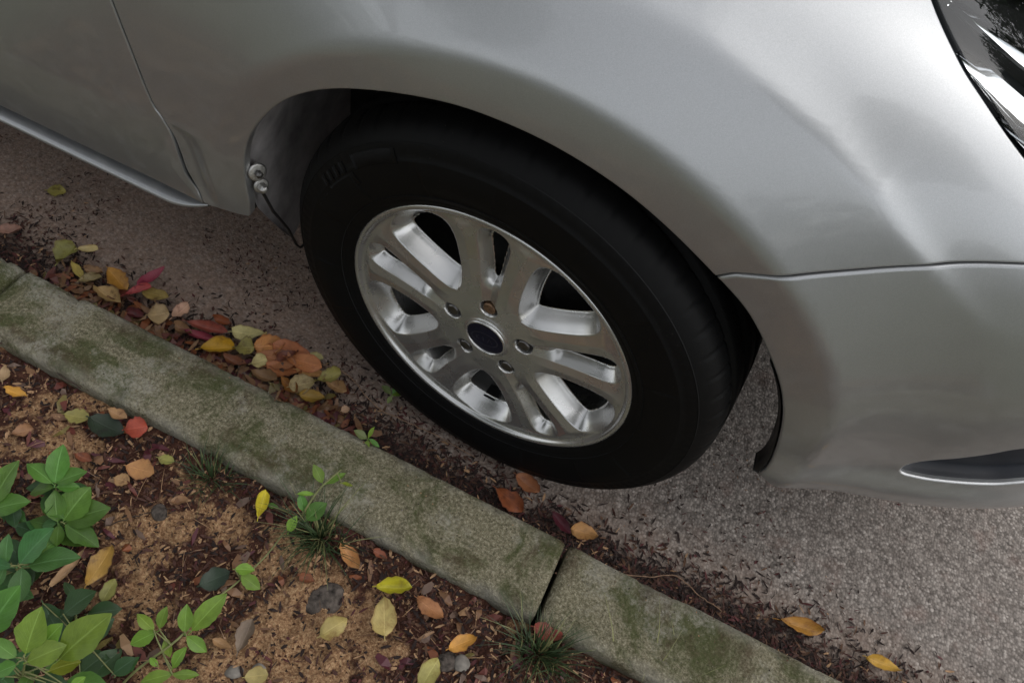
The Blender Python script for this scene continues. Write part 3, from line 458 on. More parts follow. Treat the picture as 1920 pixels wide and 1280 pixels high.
def leaf_mat(name, col, dark, dry=True, rough=.5):
    M = NT(name); U = M.n('ShaderNodeSeparateXYZ', i_0=M.tc.outputs['UV']).outputs
    oi = M.n('ShaderNodeObjectInfo').outputs['Random']
    vec = M.n('ShaderNodeVectorMath', operation='ADD', i_0=M.tc.outputs['Object'], i_1=M.n('ShaderNodeCombineXYZ', i_0=oi, i_1=oi).outputs[0]).outputs[0]
    av = M.math('ABSOLUTE', M.math('SUBTRACT', U[1], .5))
    mid = M.ramp(av, [(.012, 1.), (.04, 0.)])
    ph = M.math('SUBTRACT', M.math('MULTIPLY', U[0], 9.), M.math('MULTIPLY', av, 8.))
    side = M.ramp(M.math('ABSOLUTE', M.math('SUBTRACT', M.math('FRACT', ph), .5)), [(.02, 1.), (.09, 0.)])
    c = M.ramp(M.noise(70, 5, .65, vec=vec), [(.3, tuple(x*.72 for x in col)), (.6, col), (.85, tuple(min(1, x*1.25) for x in col))])
    if dry:
        rot = M.ramp(M.noise(48, 6, .7, vec=vec, dist=.5), [(.54, 0.), (.68, 1.)]); c = M.mix(M.math('MULTIPLY', rot, .8), c, dark)
        edge = M.ramp(M.math('ADD', av, M.math('MULTIPLY', M.noise(90, 4, vec=vec), .12)), [(.46, 0.), (.54, 1.)]); c = M.mix(M.math('MULTIPLY', edge, .6), c, dark)
        c = M.mix(M.math('MULTIPLY', mid, .35), c, tuple(min(1, x*1.4+.03) for x in col)); c = M.mix(M.math('MULTIPLY', side, .18), c, dark)
    else:
        c = M.mix(M.math('MULTIPLY', mid, .55), c, tuple(min(1, x*1.5+.05) for x in col)); c = M.mix(M.math('MULTIPLY', side, .22), c, tuple(min(1, x*1.4+.02) for x in col))
    c = M.n('ShaderNodeHueSaturation', i_Color=c, i_Value=M.n('ShaderNodeMapRange', i_0=oi, i_3=.68, i_4=1.22).outputs[0], i_Hue=M.n('ShaderNodeMapRange', i_0=M.math('FRACT', M.math('MULTIPLY', oi, 7.3)), i_3=.485, i_4=.515).outputs[0]).outputs[0]
    h = M.math('ADD', mid, M.math('MULTIPLY', side, .6))
    M.set(Base_Color=c, Roughness=rough, Normal=M.bump(h, .35, .0012)); M.b.inputs['Specular IOR Level'].default_value = .4
    if not dry:
        tr = M.n('ShaderNodeBsdfTranslucent'); M.put(tr, 'Color', M.mix(.5, c, (.25, .40, .04))); mx = M.n('ShaderNodeMixShader'); mx.inputs[0].default_value = .28
        M.t.links.new(M.b.outputs[0], mx.inputs[1]); M.t.links.new(tr.outputs[0], mx.inputs[2]); M.t.links.new(mx.outputs[0], M.t.nodes['Material Output'].inputs[0])
    return M.m
DRY = dict(yellow=((.46,.36,.09),(.13,.07,.02)), orange=((.60,.25,.085),(.30,.09,.03)), pinkish=((.50,.30,.20),(.22,.10,.06)), lime=((.30,.29,.07),(.16,.11,.03)), pale=((.48,.39,.17),(.16,.09,.03)),
  amber=((.52,.29,.045),(.22,.09,.02)), tan=((.34,.20,.09),(.10,.045,.02)), crimson=((.30,.045,.055),(.14,.012,.02)), beige=((.46,.31,.16),(.19,.10,.045)), redbrown=((.22,.065,.035),(.07,.022,.015)),
  cream=((.56,.48,.21),(.26,.18,.06)), gold=((.56,.31,.02),(.22,.10,.015)), olive=((.27,.24,.065),(.10,.065,.02)), orangedark=((.36,.13,.035),(.13,.045,.018)), mustard=((.46,.29,.05),(.13,.06,.02)),
  peach=((.50,.24,.09),(.20,.07,.03)), maroon=((.13,.022,.028),(.05,.012,.014)), coral=((.48,.11,.05),(.26,.05,.03)), deepgreen=((.025,.045,.022),(.02,.02,.012)), lemon=((.56,.50,.03),(.30,.24,.03)), straw=((.48,.40,.13),(.24,.15,.04)), greybrown=((.20,.14,.10),(.10,.06,.04)))
for k, (a, b) in DRY.items(): MAT['dry_'+k] = leaf_mat('fallen_leaf_'+k, a, b)
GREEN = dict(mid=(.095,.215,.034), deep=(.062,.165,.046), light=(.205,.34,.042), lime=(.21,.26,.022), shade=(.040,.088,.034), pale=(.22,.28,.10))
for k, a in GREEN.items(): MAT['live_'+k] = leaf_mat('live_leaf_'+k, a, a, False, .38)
MAT['stem'] = simple('green_stem', (.16, .17, .06), .6, nscale=90)
MAT['twig'] = simple('dry_twig', (.26, .16, .10), .8, nscale=90, var=.4)
MAT['darktwig'] = simple('dark_twig', (.05, .03, .02), .85, nscale=90, var=.4)
MAT['grass'] = simple('dark_grass', (.035, .062, .020), .55, nscale=30, var=.5)
MAT['palegrass'] = simple('pale_grass', (.20, .20, .08), .6, nscale=30, var=.4)
MAT['slate'] = simple('slate_stone', (.080, .066, .056), .9, nscale=110, var=.8, bump=.8, spec=.2)
MAT['grey'] = simple('grey_stone', (.20, .18, .155), .8, nscale=70, var=.4, bump=.4)
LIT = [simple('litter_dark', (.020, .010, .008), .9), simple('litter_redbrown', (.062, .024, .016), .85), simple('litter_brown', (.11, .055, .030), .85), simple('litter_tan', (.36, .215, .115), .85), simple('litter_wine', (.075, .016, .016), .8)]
MAT['bark'] = simple('bark', (.12, .09, .065), .9, nscale=12, bump=.5)
MAT['crown'] = simple('tree_leaves', (.045, .085, .022), .5, nscale=3, var=.5)
MAT['hedge'] = simple('hedge_leaves', (.05, .08, .025), .5, nscale=3, var=.5)
MAT['ground'] = simple('far_ground', (.11, .10, .06), .95, nscale=2, var=.4)
MAT['lawn'] = simple('far_verge', (.12, .125, .075), .95, nscale=9, var=.5)

# ------------------------------------------------------------------ setting: ground, road, kerb, verge
KY0, KY1, KZ = -.113, -.237, .109          # kerb road side, soil side, top
gv = [(-300,-300,-.06),(300,-300,-.06),(300,300,-.06),(-300,300,-.06)]
tag(mesh('ground', gv, [(0,1,2,3)], MAT['ground'], smooth=False), kind='structure')
xs = np.linspace(-12, 12, 241); ys = np.r_[np.linspace(-.14, .6, 20), np.linspace(.8, 7, 12)]
gx, gy = np.meshgrid(xs, ys, indexing='ij'); gz = (fbm(gx, gy, 2.2)-.5)*.003
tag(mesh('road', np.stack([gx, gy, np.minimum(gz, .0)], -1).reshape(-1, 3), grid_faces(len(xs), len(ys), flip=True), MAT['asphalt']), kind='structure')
kerb = tag(empty('kerb', (0, -.175, 0)), kind='structure')
prof = [(KY0-.002, -.05), (KY0-.0005, .04), (KY0, .085), (KY0-.0015, .098), (KY0-.006, .106), (KY0-.013, .109), (KY0-.035, .1095), (KY0-.062, .1095), (KY0-.09, .1095), (KY1+.012, .109), (KY1+.005, .106), (KY1+.001, .099), (KY1, .085), (KY1-.002, .02), (KY1-.002, -.05)]
def kerb_stone(x0, x1, label):
    n = max(4, int((x1-x0)/.008)); xx = np.linspace(x0, x1, n); V = []
    for i, x in enumerate(xx):
        e = min(x-x0, x1-x); pull = .006*max(0, 1-e/.009)**2
        for (y, z) in prof:
            k = 0 if z < .03 else 1
            ch = max(0, fbm(np.array([x*1.0]), np.array([y*3+5]), 30, 4)[0]-.57)*.055*(1 if (abs(y-KY0) < .016 or abs(y-KY1) < .016) else .15)
            dz = (fbm(np.array([x]), np.array([y]), 22, 4)[0]-.5)*.004*k
            yc = (y+.175)*(1-(pull*3+ch*1.5))-.175 + (fbm(np.array([x]), np.array([z+3]), 14, 3)[0]-.5)*.0022*k
            V.append((x, yc+.175, z+dz-pull*k-ch*k))
    m = len(prof); F = grid_faces(n, m, flip=True); F.append(tuple(range(m))); F.append(tuple(range((n-1)*m+m-1, (n-1)*m-1, -1)))
    o = mesh('kerb_stone', V, F, MAT['kerb'], kerb); o['label'] = label
    return o
kerb_stone(-1.75, -.731, 'kerb stone at the far left, mostly out of the picture')
kerb_stone(-.725, .2195, 'long mossy kerb stone alongside the tyre')
kerb_stone(.2265, 1.22, 'green grey kerb stone right of the joint')
kerb_stone(1.226, 2.2, 'kerb stone beyond the right picture edge')

def soil_h(x, y):
    x = np.asarray(x, float); y = np.asarray(y, float)
    h = .084+(fbm(x, y, 9, 5)-.5)*.022+(fbm(x+3, y, 55, 4)-.5)*.022
    h = h-.006*np.exp(-((y-KY1)/.012)**2)           # slight gap beside the kerb
    return h
def sandiness(x, y):
    a = .22+0*x
    for (sx, sy, r) in SAND: a = np.maximum(a, 1.0*np.exp(-(((x-sx)**2+(y-sy)**2)/(r*r*1.1))))
    a = np.where(y < -.62, .45, a)
    nk = sst(-.30, -.245, y); return np.clip(a*(1-.75*nk)+(fbm(x, y, 16, 5)-.5)*2.2+(fbm(x+7, y, 70, 3)-.5)*.9, 0, 1)
xs = np.arange(-1.15, 1.1, .0042); ys = np.arange(-.92, KY1+.004, .0042); gx, gy = np.meshgrid(xs, ys, indexing='ij')
vo = mesh('verge_soil', np.stack([gx, gy, soil_h(gx, gy)], -1).reshape(-1, 3), grid_faces(len(xs), len(ys), flip=True), MAT['soil']); tag(vo, kind='structure')
at = vo.data.attributes.new('sand', 'FLOAT', 'POINT'); at.data.foreach_set('value', sandiness(gx, gy).ravel().astype(np.float32))
xs = np.linspace(-12, 12, 121); ys = np.linspace(-9, KY1-.05, 60); gx, gy = np.meshgrid(xs, ys, indexing='ij')
far = mesh('verge_ground', np.stack([gx, gy, .045+(fbm(gx, gy, 1.5)-.5)*.03-.02], -1).reshape(-1, 3), grid_faces(len(xs), len(ys), flip=True), MAT['lawn']); tag(far, kind='structure')
at = far.data.attributes.new('sand', 'FLOAT', 'POINT'); at.data.foreach_set('value', np.clip(fbm(gx, gy, 3), 0, 1).ravel().astype(np.float32))

def shreds(name, label, X, Y, Z, Lr, Wr, mats, probs, cat='leaf litter', tilt=.35):
    """a mass of tiny curled scraps: each a bent strip of two quads"""
    n = len(X); L = RNG.uniform(*Lr, n); W = RNG.uniform(*Wr, n); a = RNG.uniform(0, 2*np.pi, n); ti = RNG.normal(0, tilt, n); be = RNG.uniform(-.5, .9, n)
    ca, sa = np.cos(a), np.sin(a); V = np.zeros((n, 6, 3)); F = []
    for k, u in enumerate((-.5, 0, .5)):
        for j, s in enumerate((-.5, .5)):
            wd = W*(1 if k == 1 else .45)*s; lx = u*L
            V[:, k*2+j, 0] = X+ca*lx-sa*wd; V[:, k*2+j, 1] = Y+sa*lx+ca*wd; V[:, k*2+j, 2] = Z+.0012+np.abs(np.sin(ti))*L*.3+ti*lx*.8+be*L*.22*(1 if k == 1 else 0)+s*W*RNG.normal(0, .3, n)
    b = np.arange(n)*6; F = np.concatenate([np.stack([b, b+2, b+3, b+1], 1), np.stack([b+2, b+4, b+5, b+3], 1)])
    mi = RNG.choice(len(mats), n, p=probs); o = mesh(name, V.reshape(-1, 3), F, mats, smooth=False, mi=np.concatenate([mi, mi]))
    return tag(o, label, cat, kind='stuff')
def crumbs(name, label, X, Y, Z, rr, mats, probs, cat):
    n = len(X); r = RNG.uniform(rr[0], rr[1], n)*RNG.uniform(.6, 1, n); base = np.array([(1,0,0),(-.5,.87,0),(-.5,-.87,0),(.3,.3,.8),(-.35,0,.75)])
    V = np.zeros((n, 5, 3)); a = RNG.uniform(0, 6.28, n)
    for k in range(5):
        q = base[k]*RNG.uniform(.65, 1.25, (n, 3)); V[:, k, 0] = X+r*(q[:, 0]*np.cos(a)-q[:, 1]*np.sin(a)); V[:, k, 1] = Y+r*(q[:, 0]*np.sin(a)+q[:, 1]*np.cos(a)); V[:, k, 2] = Z+r*q[:, 2]*.9-r*.15
    b = np.arange(n)*5; F = []
    for t in ((0,1,4),(0,4,3),(1,2,4),(2,0,3),(2,3,4)): F.append(np.stack([b+i for i in t], 1))
    mi = RNG.choice(len(mats), n, p=probs); o = mesh(name, V.reshape(-1, 3), np.concatenate(F), mats, smooth=False, mi=np.concatenate([mi]*5)); return tag(o, label, cat, kind='stuff')
# soil litter: thicker where the soil is not sandy
n = 34000; X = RNG.uniform(-1.2, .95, n); Y = RNG.uniform(-.75, KY1-.003, n); k = RNG.random(n) < np.clip(1.0-sandiness(X, Y)*1.35, .16, 1); X, Y = X[k], Y[k]
shreds('leaf_litter', 'dark red brown crumbled leaf litter covering the verge soil', X, Y, soil_h(X, Y), (.004, .015), (.0012, .005), LIT, [.34, .30, .20, .10, .06])
n = 26000; X = RNG.uniform(-1.2, .95, n); Y = RNG.uniform(-.75, KY1-.004, n)
crumbs('soil_crumbs', 'loose crumbs of tan soil scattered on the verge', X, Y, soil_h(X, Y), (.0012, .0050), [LIT[3], LIT[2], MAT['soil'], LIT[0]], [.42, .22, .2, .16], 'soil crumbs')
# gutter litter: piled against the kerb face, thinning toward the tyre
n = 40000; X = RNG.uniform(-1.6, 1.5, n); e = RNG.exponential(.028, n); Y = KY0+.002+e
den = np.where(X < .35, 1, 1.0)*(.6+.6*fbm(X, Y*0, 7, 3)); k = (RNG.random(n) < den) & (e < .16); X, Y, e = X[k], Y[k], e[k]
shreds('gutter_litter', 'dark red brown litter heaped in the gutter along the kerb', X, Y, RNG.uniform(0, 1, len(X))*.020*np.exp(-e/.03), (.004, .017), (.001, .0048), LIT, [.56, .26, .07, .03, .08])  # mix weighted to dark scraps, so the litter colour deepens the gutter shade
n = 9000; X = RNG.uniform(-1.6, .9, n); Y = KY0+np.abs(RNG.normal(0, .20, n)); k = RNG.random(n) < np.clip(.75-X*.75, .06, 1)*(fbm(X, Y, 6, 4) > .45); X, Y = X[k], Y[k]
shreds('road_debris', 'fine red brown scraps strewn over the road by the sill', X, Y, 0*X, (.003, .009), (.001, .0035), LIT, [.34, .44, .06, .02, .14], tilt=.15)
n = 5000; X = RNG.uniform(-1.2, 1.6, n); Y = RNG.uniform(KY0+.01, .9, n)
crumbs('road_grit', 'loose grit lying on the asphalt', X, Y, 0*X-.0004, (.0009, .0024), [MAT['grey'], LIT[3], MAT['slate']], [.55, .15, .3], 'grit')
# broken leaf pieces: larger scraps among the soil litter, and the thick of the gutter pile
BRK = [MAT['dry_'+k] for k in ('tan', 'redbrown', 'orangedark', 'greybrown', 'maroon', 'beige', 'olive')]
n = 1500; X = RNG.uniform(-1.1, .9, n); Y = RNG.uniform(-.72, KY1-.01, n); k = RNG.random(n) < np.clip(1.0-sandiness(X, Y)*1.2, .10, 1); X, Y = X[k], Y[k]
shreds('leaf_scraps', 'broken brown leaf pieces mixed into the verge litter', X, Y, soil_h(X, Y)+.001, (.012, .030), (.005, .013), BRK, [.24, .26, .08, .20, .10, .07, .05], tilt=.2)
cx = RNG.choice([-.74, -.66, -.60, -.53, -.44, -.36, -.30, -.25, -.20], 620); X = cx+RNG.normal(0, .035, 620); Y = -.078+RNG.normal(0, .018, 620); Y = np.maximum(Y, KY0+.008)
shreds('gutter_leaf_scraps', 'broken tan and orange leaf pieces packed between the gutter leaves', X, Y, RNG.uniform(.002, .016, 620), (.012, .030), (.005, .013), BRK, [.26, .20, .20, .08, .08, .12, .06], tilt=.3)
n = 650; X = RNG.uniform(-1.1, .9, n); Y = RNG.uniform(-.70, KY1-.012, n); k = RNG.random(n) < np.clip(1.1-sandiness(X, Y), .2, 1); X, Y = X[k], Y[k]
shreds('root_hairs', 'fine dry stalks and root hairs scattered over the verge', X, Y, soil_h(X, Y)+.002, (.018, .050), (.0005, .0011), [LIT[3], LIT[2], MAT['twig']], [.4, .3, .3], 'dry stalks', tilt=.06)
n = 420; X = RNG.uniform(-1.2, 1.2, n); Y = KY0-.004-np.abs(RNG.normal(0, .05, n)); k = Y > KY1+.008; X, Y = X[k], Y[k]
crumbs('kerb_grit', 'specks of grit and leaf dust on the kerb top', X, Y, 0*X+KZ+.0004, (.0008, .0022), [LIT[0], LIT[2], MAT['grey'], LIT[3]], [.35, .25, .25, .15], 'grit')

# ------------------------------------------------------------------ the car
car = tag(empty('car', (0, .88, 0)), 'silver car parked with its front wheel beside the mossy kerb', 'car')
CO = Vector((0, -.88, 0))     # parts are written in world coordinates; the car's empty stands at its middle
def part(name, v, f, m, parent=None, **k):
    o = mesh(name, v, f, m, parent or car, **k)
    if parent is None: o.location = CO
    return o
def resample(P, d, closed=True):
    P = np.asarray(P, float); Qp = np.vstack([P, P[:1]]) if closed else P
    c = np.r_[0, np.cumsum(np.hypot(*np.diff(Qp, axis=0).T))]; n = max(3, int(round(c[-1]/d))); u = np.linspace(0, c[-1], n, endpoint=not closed)
    return np.stack([np.interp(u, c, Qp[:, 0]), np.interp(u, c, Qp[:, 1])], -1)
def inside(P, poly):
    x, y = P[:, 0], P[:, 1]; r = np.zeros(len(P), bool); a = poly; b = np.roll(poly, -1, 0)
    for (x1, y1), (x2, y2) in zip(a, b):
        if y1 == y2: continue
        k = ((y1 > y) != (y2 > y)) & (x < (x2-x1)*(y-y1)/(y2-y1)+x1); r ^= k
    return r
def dist_loop(P, poly, closed=True):
    a = poly; b = np.roll(poly, -1, 0)
    if not closed: a, b = a[:-1], b[:-1]
    best = np.full(len(P), 9.)
    for p, q in zip(a, b):
        d = q-p; l = d@d
        if l < 1e-14: continue
        t = np.clip(((P-p)@d)/l, 0, 1); best = np.minimum(best, np.hypot(*(P-p-t[:, None]*d).T))
    return best
def loop_normals(P, hole):
    A = .5*np.sum(P[:, 0]*np.roll(P[:, 1], -1)-np.roll(P[:, 0], -1)*P[:, 1])
    d = np.roll(P, -1, 0)-np.roll(P, 1, 0); n = np.stack([d[:, 1], -d[:, 0]], -1); n /= np.linalg.norm(n, axis=1)[:, None]+1e-12
    if A < 0: n = -n
    return -n if hole else n
def panel(name, outer, holes=(), mat=None, step=.014, edge=.006, rr=.0022, gap=.0022, flange=.010, parent=None, depth=0., hole_rr=None, hole_flange=None):
    loops = [(resample(outer, edge), False)]+[(resample(h, edge), True) for h in holes]; fixed = []
    for P, hole in loops:
        n = loop_normals(P, hole); r_ = hole_rr if (hole and hole_rr) else rr
        fixed.append((P-n*(r_+(0 if hole else gap/2)), n, hole, r_))
    lo, hi = fixed[0][0].min(0), fixed[0][0].max(0)
    gx, gy = np.meshgrid(np.arange(lo[0], hi[0], step), np.arange(lo[1], hi[1], step), indexing='ij'); gx[:, 1::2] += step/2
    G = np.stack([gx.ravel(), gy.ravel()], -1); k = inside(G, fixed[0][0])
    for P, n, hole, r_ in fixed:
        if hole: k &= ~inside(G, P)
    G = G[k]
    for P, n, hole, r_ in fixed: G = G[dist_loop(G, P) > step*.55]
    pts, ed = [], []
    for P, n, hole, r_ in fixed:
        b = len(pts); pts += [tuple(p) for p in P]; m = len(P); ed += [(b+i, b+(i+1) % m) for i in range(m)]
    nb = len(pts); pts += [tuple(p) for p in G]
    ov, oe, of, og, _, _ = delaunay_2d_cdt([Vector(p) for p in pts], ed, [], 0, 1e-7)
    ov = np.array([(v.x, v.y) for v in ov]); tri = np.array([f for f in of if len(f) == 3]); cen = ov[tri].mean(1)
    k = inside(cen, fixed[0][0])
    for P, n, hole, r_ in fixed:
        if hole: k &= ~inside(cen, P)
    tri = tri[k]
    e1, e2 = ov[tri[:, 1]]-ov[tri[:, 0]], ov[tri[:, 2]]-ov[tri[:, 0]]; fl = (e1[:, 0]*e2[:, 1]-e1[:, 1]*e2[:, 0]) < 0; tri[fl] = tri[fl][:, ::-1]
    NN = SN(ov[:, 0], ov[:, 1]); V = [S(ov[:, 0], ov[:, 1])-NN*depth]; N = [NN]; F = [tuple(t) for t in tri]; base = len(ov)
    for P, n, hole, r_ in fixed:
        m = len(P); n0 = SN(P[:, 0], P[:, 1]); p0 = S(P[:, 0], P[:, 1])-n0*depth
        out = S(P[:, 0]+n[:, 0]*.003, P[:, 1]+n[:, 1]*.003)-S(P[:, 0], P[:, 1]); out -= n0*(out*n0).sum(1)[:, None]; out /= np.linalg.norm(out, axis=1)[:, None]
        rings = [(0., 0., 0.)]+[(r_*math.sin(R(a)), r_*(1-math.cos(R(a))), a) for a in (22, 45, 67, 90)]+[(r_, r_+(hole_flange if hole and hole_flange else flange), 90)]
        for (o_, d_, a) in rings: V.append(p0+out*o_-n0*d_); N.append(n0*math.cos(R(a))+out*math.sin(R(a)))
        for q in range(len(rings)-1):
            for i in range(m):
                a, b, c, d = base+q*m+i, base+q*m+(i+1) % m, base+(q+1)*m+(i+1) % m, base+(q+1)*m+i
                A = .5*np.sum(P[:, 0]*np.roll(P[:, 1], -1)-np.roll(P[:, 0], -1)*P[:, 1]) * (-1 if hole else 1)
                F.append((a, d, c, b) if A > 0 else (a, b, c, d))
        base += m*len(rings)
    V = np.concatenate(V); N = np.concatenate(N)
    if parent is None: return part(name, V, F, mat, normals=N)
    o = mesh(name, V, F, mat, parent, normals=N); return o

GAP = [(-.545, .93), (-.527, .82), (-.512, .71), (-.4977, .6055), (-.4898, .546), (-.4803, .478), (-.470, .458), (-.4625, .435), (-.4612, .40), (-.4610, .37), (-.4565, .345), (-.449, .325), (-.446, .310)]
gapc = catmull(GAP, 5)                                   # door / fender gap, top to bottom
archc = catmull([(-.3560, .372)]+ARCH, 6)                # wheel arch lip, rear to front
seamc = catmull(SEAM+[(.52, .771), (.585, .783)], 5)     # fender / bumper seam
headc = catmull([(.20, 1.03), (.236, .970)]+HEADL+[(.46, .812), (.53, .793), (.585, .786)], 5)
iseam = int(np.argmin(np.hypot(archc[:, 0]-SEAM[0][0], archc[:, 1]-SEAM[0][1])))
arch_rear, arch_front = archc[:iseam+1], archc[iseam:]
fend = np.vstack([gapc, [(-.42, .318), (-.385, .327), (-.364, .335)], arch_rear, seamc[1:], headc[::-1][1:], [(.1, 1.04), (-.1, 1.045), (-.3, 1.04), (-.5, 1.02)]])
fender = panel('fender', fend, mat=MAT['paint'], rr=.0026, step=.006)
fog = np.vstack([FOG_UP, [(.70, .515), (.79, .535), (.86, .53), (.90, .49), (.90, .44), (.86, .405), (.80, .388)], FOG_LO])
bump_o = np.vstack([arch_front[::-1], seamc[1:], [(.68, .775), (.82, .765), (.98, .76), (1.15, .76), (1.32, .76), (1.395, .76), (1.395, .30), (1.2, .285), (1.0, .278), (.8, .274), (.66, .270), (.56, .268), (.47, .278), (.42, .286)]])
fogc = catmull(np.vstack([fog, fog[:1]]), 4)[:-1]
bumper = panel('bumper', bump_o, [fogc], mat=MAT['paint'], step=.0085, rr=.004, hole_rr=.0035, hole_flange=.004, flange=.016)
door = panel('door', np.vstack([gapc[::-1], [(-.62, .99), (-1.0, 1.0), (-1.55, 1.0), (-1.58, .9), (-1.60, .6), (-1.60, .306), (-1.2, .304), (-.8, .304), (-.6, .304), (-.5, .306)]]), mat=MAT['paint'], step=.02)
panel('rear_door', [(-1.606, .30), (-1.606, .6), (-1.586, .9), (-1.556, 1.0), (-2.15, 1.0), (-2.15, .3)], mat=MAT['paint'], step=.05, edge=.02)
# recessed fog lamp pocket: floor plate standing 26 mm behind the bumper skin, with a stepped blade
G = resample(fogc, .012); cen = G.mean(0); V, F = [], []
rings = [(1.02, .006), (.985, .012), (.95, .024), (.72, .020), (.5, .024), (.25, .028), (0.02, .03)]
for q, dp in rings:
    P = cen+(G-cen)*q; nn = SN(P[:, 0], P[:, 1]); V.append(S(P[:, 0], P[:, 1])-nn*dp)
part('fog_lamp_recess', np.concatenate(V), grid_faces(len(rings), len(G), closed_m=True), MAT['shade_plastic'], bumper); bumper.children[0].location = (0, 0, 0)
# hood with a shut line beside the fender
V = []; HX, HY = 56, 26
for i in range(HX):
    u = i/(HX-1)
    for j in range(HY):
        v = j/(HY-1); x0 = -.52; xf = .85+.065*math.sin(v*math.pi/2); x = x0+(xf-x0)*u; ymin = .243+.11*float(sst(.10, .80, x)); y = ymin+(.88-ymin)*v
        V.append((x, y, float(np.interp(y, PROA[1][800:], PROA[2][800:]))-.16*min(1.3, max(0, (x-.1)/.9))**1.5+.004))
part('hood', V, grid_faces(HX, HY, flip=True), MAT['paint'])
gs, gt = np.meshgrid(np.linspace(.80, 1.395, 40), np.linspace(.765, 1.02, 14), indexing='ij'); gn = SN(gs, gt); gp = S(gs, gt)-gn*.012; part('grille', gp.reshape(-1, 3), grid_faces(40, 14, flip=True), MAT['black'])
# sill moulding under the door: rounded bar
sp = [(.030, .2600), (.018, .2605), (.0120, .2625), (.0100, .2660), (.0110, .2700), (.016, .2730), (.040, .2745)]
xx = np.r_[np.linspace(-2.15, -.55, 20), np.linspace(-.53, -.462, 12)]; V = []
for x in xx:
    e = max(0, (x+.53)/.068); k = 1-.75*e**2.2
    V += [(x, .034+(y-.034)*k*1.0, .262+(z-.262)*(1-.55*e**2)+.012*e**2) for y, z in sp]
F = grid_faces(len(xx), len(sp), flip=True); part('sill_moulding', V, F, MAT['paint'])
V, F = box(-2.15, -.43, .075, 1.685, .235, .34); part('underbody', V, F, MAT['dark'])
V, F = box(-.42, .42, .285, 1.475, .26, .80); part('engine_bay', V, F, MAT['dark'])
V, F = box(.44, .80, .22, 1.54, .275, .72); part('front_structure', V, F, MAT['dark'])
V, F = box(-2.15, -.42, .06, 1.70, .345, .86); part('cabin_floor', V, F, MAT['dark'])
# wheel arch liner: shell behind the lip
lip2 = np.vstack([[(-.3605, .20), (-.3600, .25), (-.3590, .30), (-.3580, .34)], archc[2:], ])
lp = S(lip2[:, 0], lip2[:, 1]); cx, cz = 0, .32; rad = np.stack([lp[:, 0]-cx, 0*lp[:, 0], lp[:, 2]-cz], -1); rad /= np.linalg.norm(rad, axis=1)[:, None]+1e-9
rad[:4] = (-1, 0, 0); cols = []
near = np.where(lp[:, 2] < .375, .004+(.375-lp[:, 2])*.34, .006)
for j, (dy, ro) in enumerate(((0, .004), (.012, .0075), (.03, .010), (.07, .014), (.13, .018), (.21, .02), (.285, .02))):
    q = lp+rad*ro; q[:, 1] = (np.maximum(lp[:, 1], -.012)+near if j == 0 else np.maximum(lp[:, 1]+near+.002*j, dy)); 
    if j in (3, 5): q -= rad*.004
    cols.append(q)
V = np.stack(cols, 1).reshape(-1, 3); part('wheel_arch_liner', V, grid_faces(len(lip2), 7), MAT['liner'])
# black rubber lip closing the front foot of the arch
tail = archc[-24:]; tp = S(tail[:, 0], tail[:, 1]); V = []
for i, p in enumerate(tp):
    u = i/(len(tp)-1); wd = .004+.017*u**.8
    V += [p+np.array([-.001, .003, 0]), p+np.array([-.001-wd*.30, .004, -.0]), p+np.array([-.001-wd*.42, .02+.01*u, 0]), p+np.array([.004, .032+.01*u, 0])]
F = grid_faces(len(tp), 4, flip=True)+[tuple(range(len(V)-4, len(V)))]; part('arch_rubber_lip', V, F, MAT['black'])
# fastener at the rear of the arch: folded clip plate, washer and hex nut
fx = Vector((-.3475, .008, .405))
def disc(c, ax, r0, r1, h, seg=20):
    ax = Vector(ax).normalized(); a = ax.orthogonal().normalized(); b = ax.cross(a); c = Vector(c); V = []
    for (r, t) in ((r0, 0), (r0, h*.75), (r1, h), (r1*.35, h*1.08)): V += [c+ax*t+(a*math.cos(2*math.pi*k/seg)+b*math.sin(2*math.pi*k/seg))*r for k in range(seg)]
    F = grid_faces(4, seg, closed_m=True); F.append(tuple(range(3*seg, 4*seg))); return V, F
ax = (.86, -.42, .22)
V, F = disc(fx+Vector((.0, .006, .014)), ax, .0125, .0105, .0022); part('clip_washer', V, F, MAT['clip'])
V, F = disc(fx+Vector((.002, .007, -.010)), ax, .0105, .0085, .0018); part('clip_washer', V, F, MAT['clip'])
V, F = disc(fx+Vector((.004, .005, -.010)), ax, .0065, .0045, .010, 6); part('hex_nut', V, F, MAT['clip'], smooth=False)
V, F = disc(fx+Vector((.003, .004, .014)), ax, .005, .003, .006, 6); part('hex_nut', V, F, MAT['steel'], smooth=False)
V, F = tube([fx+Vector((.004, .006, -.022)), fx+Vector((.004, .02, -.07)), fx+Vector((.005, .045, -.13)), fx+Vector((.006, .058, -.178)), fx+Vector((.006, .066, -.192)), fx+Vector((.01, .12, -.200))], .0022, 6); part('liner_seal', V, F, MAT['black'])

# headlight: dark housing pocket, chrome bowls and blades, clear lens
hl = np.vstack([headc, [(.68, .783), (.80, .80), (.86, .86), (.80, .95), (.68, 1.04), (.52, 1.10), (.38, 1.10), (.28, 1.075)]])
head = empty('headlight', (0, -.88, 0), car)
lens = panel('lens', hl, mat=MAT['lens'], rr=.002, gap=.010, depth=.0015, flange=.003, parent=head)
G = resample(hl, .012); cen = G.mean(0); V = []
rings = [(1.0, .002), (.985, .010), (.955, .016), (.93, .030), (.80, .055), (.55, .075), (.25, .085), (.01, .09)]
for q, dp in rings:
    P = cen+(G-cen)*q; nn = SN(P[:, 0], P[:, 1]); V.append(S(P[:, 0], P[:, 1])-nn*dp)
MAT['housing'] = simple('housing_black', (.012, .014, .016), .3, nscale=8, var=.2)
mesh('housing', np.concatenate(V), grid_faces(len(rings), len(G), closed_m=True), MAT['housing'], head)
